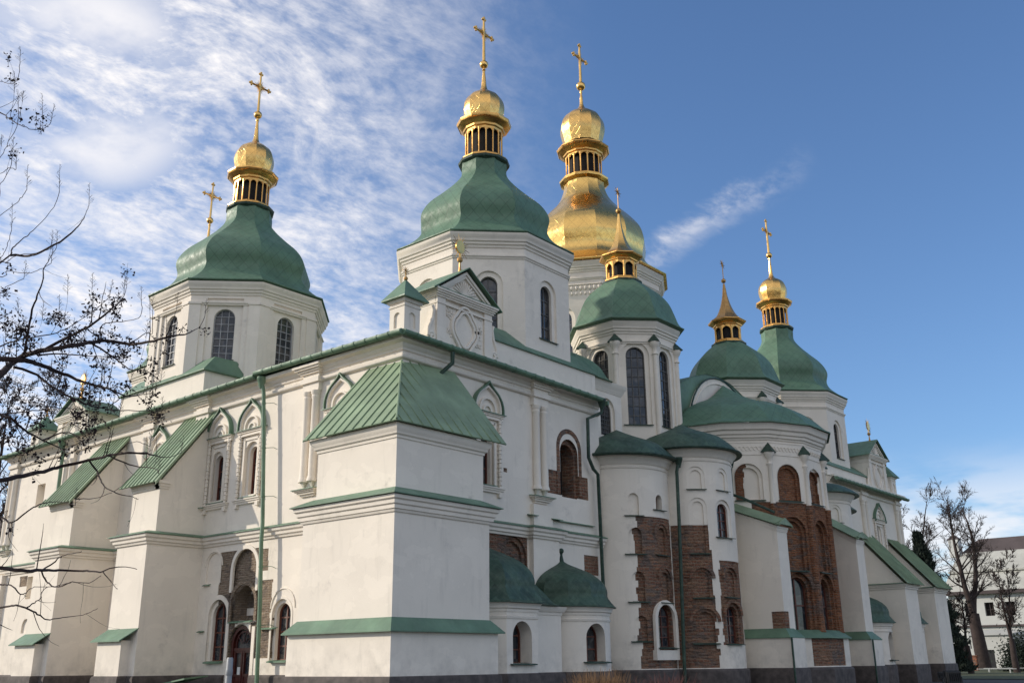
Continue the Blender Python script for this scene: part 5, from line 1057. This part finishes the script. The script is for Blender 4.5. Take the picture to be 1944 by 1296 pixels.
# ------------------------------------------------------------------ foreground tree (branches reach in from the left)
ft = empty('seed_bearing_tree', at(-420, 1262, 10.5)*1, 'nearby bare tree with dark seed clusters, branches reaching in from the left', 'tree'); ft.location.z = 0
O = ft.location.copy(); TR, CR, SD = MB(), MB(), MB(); rnd = random.Random(17)
trk = [at(-420, 1262, 10.5), at(-415, 1000, 10.5), at(-400, 700, 10.4), at(-390, 450, 10.4), at(-380, 150, 10.4)]; trk[0].z = 0
TR.tube([p-O for p in trk], [.20, .16, .13, .10, .05], 12)
def branch(pts, r0, D=9.5, tw=1.0, seeds=1.0, curl=1.0, root=None, k=1, rend=.003):
    """pts in photo pixels used to place a real limb at about D metres; twigs and seed clusters grow from it"""
    P = []
    for i, (x, y) in enumerate(pts): P.append(at(x, y, D*(1+.04*math.sin(i*1.3+r0*90)))-O)
    if root is not None: P = [root-O]+P
    # resample with jitter
    Q = []; m = len(P)
    for i in range(m-1):
        p0, p1, p2, p3 = P[max(i-1, 0)], P[i], P[i+1], P[min(i+2, m-1)]; nn = max(2, int((p2-p1).length/.07))
        for j in range(nn):
            t = j/nn; Q.append(.5*((2*p1)+(-p0+p2)*t+(2*p0-5*p1+4*p2-p3)*t*t+(-p0+3*p1-3*p2+p3)*t**3)+Vector([rnd.gauss(0, .003) for _ in range(3)]))
    Q.append(P[-1]); n = len(Q); rr = [max(rend, r0*1.3*(1-i/n)**.85) for i in range(n)]
    (TR if r0 > .02 else CR).tube(Q, rr, 6)
    if tw <= 0: return Q
    st_ = 0 if root is None else int(n*.15)
    for i in range(st_+3, n-1):
        if rnd.random() > .18*tw: continue
        d = (Q[i]-Q[i-1]).normalized(); q = Q[i]; L_ = rnd.uniform(.12, .42)*curl; u = Vector((RR.x, RR.y, RR.z)); s = rnd.choice((1, 1, -1)); nd = (d*.8+UU*s*rnd.uniform(.5, 1.1)+FW*rnd.gauss(0, .4)).normalized(); pt = [q]
        for j in range(5): nd = (nd+UU*.14+Vector([rnd.gauss(0, .08) for _ in range(3)])).normalized(); pt.append(pt[-1]+nd*L_/5)
        r1 = min(rr[i]*.55, .0055); CR.tube(pt, [r1, r1*.9, r1*.75, r1*.6, r1*.5, .0012], 4)
        if rnd.random() < .35*seeds+.05: panicle(pt[-1], nd, rnd.uniform(.10, .22))
        if rnd.random() < .78*seeds: cluster(pt[rnd.randint(2, 5)], rnd.randint(8, 22), rnd.uniform(.03, .065))
        if rnd.random() < .25*seeds: cluster(q, rnd.randint(5, 11), .03)
    return Q
def leafblob(c, s, M=None):
    M = M or SD; v = [Vector([rnd.gauss(0, 1) for _ in range(3)]).normalized()*s*rnd.uniform(.6, 1.2) for _ in range(3)]
    M.add([c+v[0], c+v[1], c-v[0]*.9, c-v[1]*.8, c+v[2]*.8, c-v[2]*.8], [(0, 1, 4), (1, 2, 4), (2, 3, 4), (3, 0, 4), (1, 0, 5), (2, 1, 5), (3, 2, 5), (0, 3, 5)])
def cluster(c, n, s):
    s *= .72
    for i in range(n):
        e = c+Vector([rnd.gauss(0, s) for _ in range(3)])+UU*(-s*.4); leafblob(e, rnd.uniform(.009, .019))
        if i % 3 == 0: CR.tube([c, e], .0016, 3)
def panicle(c, d, L_):                                     # upright spray of tiny empty capsules
    d = (d*.35+UU).normalized(); CR.tube([c, c+d*L_], [.003, .001], 3)
    for i in range(13):
        t = (i+1)/14; p = c+d*L_*t; s = (RR*rnd.gauss(0, 1)+FW*rnd.gauss(0, 1)).normalized(); l = .055*(1-t)+.012; e = p+(s+d*.9).normalized()*l; CR.tube([p, e], .0012, 3)
        for k in range(3): leafblob(p+(e-p)*rnd.uniform(.4, 1.05)+Vector([rnd.gauss(0, .004) for _ in range(3)]), rnd.uniform(.0025, .0045))
def z27(L_): return [(x/3.085, 480+y/3.085) for x, y in L_]
def z26(L_): return [(x/3.811, 860+y/3.811) for x, y in L_]
def z28(L_): return [(x/2.945, 60+y/2.945) for x, y in L_]
T1, T2, T3, T4 = trk[1], (trk[1]+trk[2])/2, trk[2], trk[3]
J = [
 (z27([(-500, 1150), (-200, 880), (0, 715), (60, 655), (140, 600), (250, 572), (400, 548), (520, 525), (650, 515), (760, 535), (870, 520), (1000, 490), (1100, 470), (1170, 430), (1200, 370)]), .034, T2, 1.3, 1.2),
 (z27([(-400, 640), (0, 622), (130, 628), (250, 660), (400, 720), (520, 768), (640, 795), (740, 838), (890, 818)]), .030, T3, 1.2, 1.2),
 (z27([(-300, 800), (0, 945), (60, 968), (150, 1040), (250, 1095), (340, 1135), (380, 1165)]), .022, T2, 1.3, 1.3),
 (z27([(-450, 1350), (-100, 1320), (0, 1330), (200, 1290), (360, 1250), (560, 1205), (700, 1175), (860, 1175), (960, 1200), (1060, 1170)]), .027, T1, .7, .25),
 (z26([(-300, 330), (0, 460), (85, 500), (200, 420), (300, 365), (400, 350), (480, 358), (545, 378)]), .012, T2, .6, .25),
 (z26([(-500, 800), (0, 830), (150, 848), (300, 845), (450, 842), (600, 848), (740, 855), (850, 820), (990, 838)]), .024, T1, .8, .0),
 (z26([(300, 845), (400, 780), (470, 735), (590, 710)]), .006, None, .8, 0), (z26([(740, 855), (800, 925), (850, 980)]), .004, None, .4, 0), (z26([(300, 860), (330, 920), (410, 968), (520, 930), (640, 940), (730, 885)]), .006, None, .6, 0),
 (z26([(-200, 940), (0, 950), (70, 952), (120, 990), (165, 1020), (250, 965), (380, 968), (520, 928)]), .010, T1, .8, 0),
 (z26([(-300, 1180), (0, 1115), (130, 1105), (240, 1142), (340, 1200), (450, 1190), (600, 1165), (705, 1122)]), .013, T1, .7, 0), (z26([(200, 1115), (250, 1075), (295, 1050), (300, 1000), (345, 965)]), .005, None, .6, 0),
 (z26([(640, 50), (700, 130), (745, 225), (840, 290), (940, 310), (1000, 330)]), .007, None, .7, 0), (z26([(540, 330), (680, 325), (810, 285)]), .004, None, .5, 0),
 (z27([(860, 1175), (700, 1165), (780, 1105), (880, 1130)]), .004, None, .6, .3), (z27([(620, 1180), (760, 1240), (900, 1260), (930, 1290)]), .006, None, .7, .1),
 (z28([(-300, 1500), (-80, 1340), (0, 1293), (60, 1247), (80, 1200), (200, 1100), (300, 980), (332, 890)]), .012, T3, .10, .1),
 (z28([(60, 1248), (130, 1255), (230, 1232), (370, 1150), (450, 1070), (497, 975)]), .010, None, .15, .1),
 (z28([(-200, 1150), (0, 1025), (80, 970), (130, 915), (150, 885)]), .006, T4, .1, .1), (z28([(-100, 1350), (0, 1265), (40, 1200), (65, 1110)]), .005, T3, .1, .1),
 (z28([(-250, 380), (0, 455), (60, 495), (130, 530), (200, 548), (260, 535), (285, 505)]), .009, T4, .9, .9), (z28([(-150, 260), (0, 280), (70, 290), (100, 262), (112, 180)]), .006, T4, .7, .8),
 (z28([(-150, 880), (0, 700), (50, 612), (95, 530), (102, 420)]), .006, T4, .3, .3), (z28([(-120, 980), (0, 850), (50, 780), (72, 700)]), .006, T4, .6, .7), (z28([(-150, 830), (0, 795), (45, 765), (90, 770)]), .005, T4, .6, .9),
 (z27([(140, 600), (190, 330), (245, 185), (255, 100), (330, -30)]), .010, None, .9, .4), (z27([(245, 575), (400, 492), (540, 420), (640, 340), (705, 285), (742, 200)]), .012, None, 1.8, 1.3),
 (z27([(-200, 620), (0, 545), (150, 500), (300, 478), (430, 420), (560, 330), (640, 260)]), .010, T3, 1.8, 1.2), (z27([(80, 668), (200, 705), (330, 800), (450, 862), (560, 900), (700, 922), (850, 922), (945, 945)]), .010, None, 1.6, 1.3),
 (z27([(-200, 960), (0, 945), (150, 930), (300, 912), (450, 918), (560, 985)]), .010, T2, 1.8, 1.4), (z27([(545, 535), (680, 622), (760, 682), (860, 692), (940, 755)]), .007, None, 1.1, 1.0),
 (z27([(240, 600), (320, 590), (480, 600), (600, 610), (720, 625)]), .007, None, 2.0, 1.6), (z27([(590, 505), (600, 420), (740, 400), (820, 370), (828, 300)]), .005, None, .9, .5), (z27([(760, 535), (850, 470), (890, 470), (895, 350)]), .004, None, .8, .6),
 (z27([(640, 795), (700, 850), (640, 900), (700, 960)]), .005, None, 1.3, 1.0), (z27([(0, 1190), (150, 1150), (240, 1120), (420, 1000), (520, 1100)]), .006, T2, 1.6, 1.5), (z27([(250, 1095), (400, 1050), (520, 1130), (640, 1090)]), .006, None, 1.4, 1.2),
 (z27([(-50, 430), (60, 400), (150, 470), (180, 560)]), .006, T3, 1.8, 1.6), (z27([(-60, 760), (40, 740), (130, 770), (220, 780)]), .006, T3, 1.6, 1.3), (z27([(-100, 1020), (20, 1060), (80, 1130), (140, 1170)]), .007, T2, 1.8, 1.4),
 (z27([(-80, 130), (40, 105), (160, 120), (250, 90), (300, 60)]), .006, T4, .5, .4), (z27([(-60, 40), (30, 60), (95, 15), (230, 0), (300, -25)]), .007, T4, .6, .3), (z27([(-60, 240), (30, 200), (140, 150)]), .005, T4, .7, .8),
]
for i, (pts, r0, root, tw, sd_) in enumerate(J):
    D = 9.6+.35*math.sin(i*2.1); Q = branch(pts, r0, 9.6 if root is None else D, tw, sd_, 1.0, root)
    if sd_ > 0: panicle(Q[-1], (Q[-1]-Q[-3]).normalized(), .26 if tw < .2 else .18)
for x, y in z27([(120, 430), (30, 370), (310, 380), (330, 360), (570, 480), (660, 480), (370, 610), (440, 470), (400, 520), (630, 600), (800, 545), (370, 1150), (480, 1100), (510, 1010), (230, 1000), (220, 1200), (900, 930), (940, 950), (880, 700), (130, 1150), (60, 1080), (240, 880), (190, 540), (20, 220), (560, 970), (720, 580), (150, 450), (20, 420)]):
    cluster(at(x, y, 9.6)-O, 40, .06)
build('trunk', TR, BARK, ft, 60, False); build('crown', CR, BARK, ft, 60, False); so_ = build('seed_clusters', SD, SEED, ft, 60, False); so_['kind'] = 'stuff'
# ------------------------------------------------------------------ far white building
YB = 150.0
fb = empty('white_building', (-8, YB, 0), 'long white two storey building with pale roof beyond the bare trees', 'building')
m = MB(); m.box(-21, 40, 0, 26, 0, 11.3); wl = MB()
for i in range(18):
    x = -18.0+i*3.1
    for z, h in ((7.9, 2.1), (2.9, 2.7)): wl.box(x-.70, x+.70, -1.2, .7, z, z+h)
w_ = build('wall', m, BW_, fb); carve(w_, [wl])
for i in range(18):
    x = -18.0+i*3.1
    for z, h in ((7.9, 2.1), (2.9, 2.7)):
        f = MB(); f.box(x-.9, x+.9, .45, .55, z+.02, z+h-.02) if 0 else None
        for a in (-.69, -.04, .61): f.box(x+a, x+a+.08, .42, .56, z, z+h)
        for b in (0, .45, .97): f.box(x-.69, x+.69, .44, .58, z+h*b, z+h*b+.08)
        o = build('window', f, BRD, fb); g_ = MB(); g_.box(x-.69, x+.69, .60, .66, z, z+h); build('pane', g_, DARK, o)
m = MB(); m.box(-21.8, 40.8, -.9, .4, 11.3, 11.85); m.box(-21.3, 40.3, -.35, .2, 6.2, 6.5); build('cornice', m, BRD, fb)
m = MB(); m.loft([Vector((-21.8, -.8, 11.85)), Vector((40.8, -.8, 11.85)), Vector((40.8, 26.8, 11.85)), Vector((-21.8, 26.8, 11.85))], [Vector((-21.0, 2.6, 15.0)), Vector((40, 2.6, 15.0)), Vector((40, 23.4, 15.0)), Vector((-21.0, 23.4, 15.0))]); m.box(-21.2, 40.2, 2.2, 23.6, 15.0, 15.3)
m.loft([Vector((-21.0, 2.6, 15.3)), Vector((40, 2.6, 15.3)), Vector((40, 23.4, 15.3)), Vector((-21.0, 23.4, 15.3))], [Vector((-20.3, 6.6, 18.6)), Vector((39, 6.6, 18.6)), Vector((39, 20, 18.6)), Vector((-20.3, 20, 18.6))]); r_ = build('roof', m, BRF, fb)
m = MB(); m.loft([Vector((-20, 6.8, 18.6)), Vector((-7.2, 6.8, 18.6)), Vector((-7.2, 19, 18.6)), Vector((-20, 19, 18.6))], [Vector((-17.4, 9, 21)), Vector((-9, 9, 21)), Vector((-9, 17, 21)), Vector((-17.4, 17, 21))]); build('roof_hood', m, BRD, fb)
m = MB(); m.box(-21.6, -20.0, 6, 8, 18, 21.0); build('chimney', m, BW_, r_); m = MB(); m.box(-4.6, -1.6, 5, 8, 18, 21.0); build('chimney', m, BW_, r_); m = MB(); m.lathe(-20.8, 7, [(1.5, 21), (.1, 21.9)], 4, math.pi/4); build('chimney_cap', m, BRD, r_); m = MB(); m.lathe(-3.1, 6.5, [(2.5, 21), (.1, 22.0)], 4, math.pi/4); build('chimney_cap', m, BRD, r_)
for o in fb.children: o.location.x += 0
fb.location = (-8+1.5, YB, 0)
# small structures on the lawn
p = at(1836, 1262, 140); m = MB(); m.box(-1.6, 1.3, -.3, .3, 0, 1.7); m.box(-1.7, 1.4, -.38, .38, 1.7, 1.85); o = build('brick_wall', m, m_brick('far_brick', ((.36, .14, .08), (.28, .11, .06), (.3, .13, .08), (.2, .1, .07)), (.3, .22, .17), .3, .8, .03, .2)); o.location = (p.x, p.y, 0); tagt(o, 'low reddish brick wall behind the thin bare tree', 'wall')
def bench(x, D, label, ln=4.0):
    p = at(x, 1265, D); t = empty('bench', (p.x, p.y, 0), label, 'bench', 'white benches on the lawn'); m = MB()
    for i in range(4): m.box(-ln/2, ln/2, -.28+i*.15, -.16+i*.15, .42, .47)
    build('seat', m, BW_, t)
    for s in (-1, 1): m = MB(); m.box(s*ln*.4-.06, s*ln*.4+.06, -.25, .3, 0, .42); build('leg', m, BW_, t)
    t.rotation_euler = (0, 0, R(12))
bench(1868, 118, 'white slatted bench left of the tallest bare tree', 6.0); bench(1915, 125, 'white slatted bench near the right edge of the picture', 5.0)
p = at(1942, 1262, 130); random.seed(12); m = MB()
for i in range(9000):
    a, b, c = random.gauss(0, .9), random.gauss(0, .7), abs(random.gauss(0, 1.5)); q = Vector((a, b, min(c, 5.2)+.1)); s = random.uniform(.15, .32); e = Vector([random.gauss(0, 1) for _ in range(3)]).normalized()*s; f = Vector([random.gauss(0, 1) for _ in range(3)]).normalized()*s; m.add([q, q+e, q+f], [(0, 1, 2)])
o = build('evergreen_shrub', m, THU, recalc=False); o.location = (p.x, p.y, 0); tagt(o, 'dark evergreen bush at the right edge of the picture', 'shrub')
# shed in front of the white building
p = at(1905, 1262, 165); m = MB(); m.box(-3.4, 3.4, -2, 2, 0, 4.6); k = MB(); k.box(-2.6, -.4, -3, -1.6, 0, 2.6); sh = empty('shed', (p.x, p.y, 0), 'small grey shed in front of the white building', 'shed'); w_ = build('wall', m, BW_, sh); carve(w_, [k]); m = MB(); m.box(-2.55, -.45, -1.75, -1.65, 0, 2.55); build('door', m, BLK, sh); m = MB(); m.loft([Vector((-3.7, -2.3, 4.6)), Vector((3.7, -2.3, 4.6)), Vector((3.7, 2.3, 4.6)), Vector((-3.7, 2.3, 4.6))], [Vector((-3.6, -.2, 5.4)), Vector((3.6, -.2, 5.4)), Vector((3.6, .2, 5.4)), Vector((-3.6, .2, 5.4))]); build('roof', m, BRF, sh)
# dark-roofed house beyond the west end
p = at(-14, 1262, 95); hs = empty('dark_house', (p.x, p.y, 0), 'dark roofed house glimpsed past the west end of the cathedral', 'house'); m = MB(); m.box(-6, 1.6, -3, 3, 0, 9); build('wall', m, BW_, hs); m = MB(); m.loft([Vector((-6.4, -3.4, 9)), Vector((2.0, -3.4, 9)), Vector((2.0, 3.4, 9)), Vector((-6.4, 3.4, 9))], [Vector((-5, -.4, 14)), Vector((.6, -.4, 14)), Vector((.6, .4, 14)), Vector((-5, .4, 14))]); build('roof', m, BRD, hs)

# ------------------------------------------------------------------ every separate piece becomes a part of its own
def split_islands(o, gap):
    me = o.data; n = len(me.vertices); par = list(range(n))
    def find(a):
        while par[a] != a: par[a] = par[par[a]]; a = par[a]
        return a
    for e in me.edges:
        a, b = find(e.vertices[0]), find(e.vertices[1])
        if a != b: par[a] = b
    bb = {}
    for v in me.vertices:
        r = find(v.index); c = v.co
        if r not in bb: bb[r] = [list(c), list(c)]
        else:
            for k in range(3): bb[r][0][k] = min(bb[r][0][k], c[k]); bb[r][1][k] = max(bb[r][1][k], c[k])
    cl = [[set([r]), b[0], b[1]] for r, b in bb.items()]
    if len(cl) > 900 or len(cl) < 2: return
    i = 0
    while i < len(cl):
        j = i+1; hit = False
        while j < len(cl):
            if all(cl[i][1][k]-gap <= cl[j][2][k] and cl[j][1][k]-gap <= cl[i][2][k] for k in range(3)):
                cl[i][0] |= cl[j][0]; cl[i][1] = [min(cl[i][1][k], cl[j][1][k]) for k in range(3)]; cl[i][2] = [max(cl[i][2][k], cl[j][2][k]) for k in range(3)]; cl.pop(j); hit = True
            else: j += 1
        if not hit: i += 1
    if len(cl) < 2 or len(cl) > 60: return
    root = {}
    for q, c in enumerate(cl):
        for r in c[0]: root[r] = q
    own = [root[find(i)] for i in range(n)]
    for q in range(1, len(cl)):
        c = o.copy(); c.data = me.copy(); COL.objects.link(c); bm = bmesh.new(); bm.from_mesh(c.data); bmesh.ops.delete(bm, geom=[v for v in bm.verts if own[v.index] != q], context='VERTS'); bm.to_mesh(c.data); bm.free()
    bm = bmesh.new(); bm.from_mesh(me); bmesh.ops.delete(bm, geom=[v for v in bm.verts if own[v.index] != 0], context='VERTS'); bm.to_mesh(me); bm.free()
KEEP = ('window', 'pane', 'door', 'stucco_relief', 'frieze', 'finial', 'cross', 'lantern', 'crown', 'trunk', 'seed_clusters', 'medallion', 'star_finial', 'sun_emblem')
for o in [x for x in bpy.data.objects if x.type == 'MESH' and x.parent and (x.parent == CATH or x.parent.parent == CATH or (x.parent.parent and x.parent.parent.parent == CATH))]:
    if o.name.split('.')[0] not in KEEP and o.data.users == 1: split_islands(o, .05)
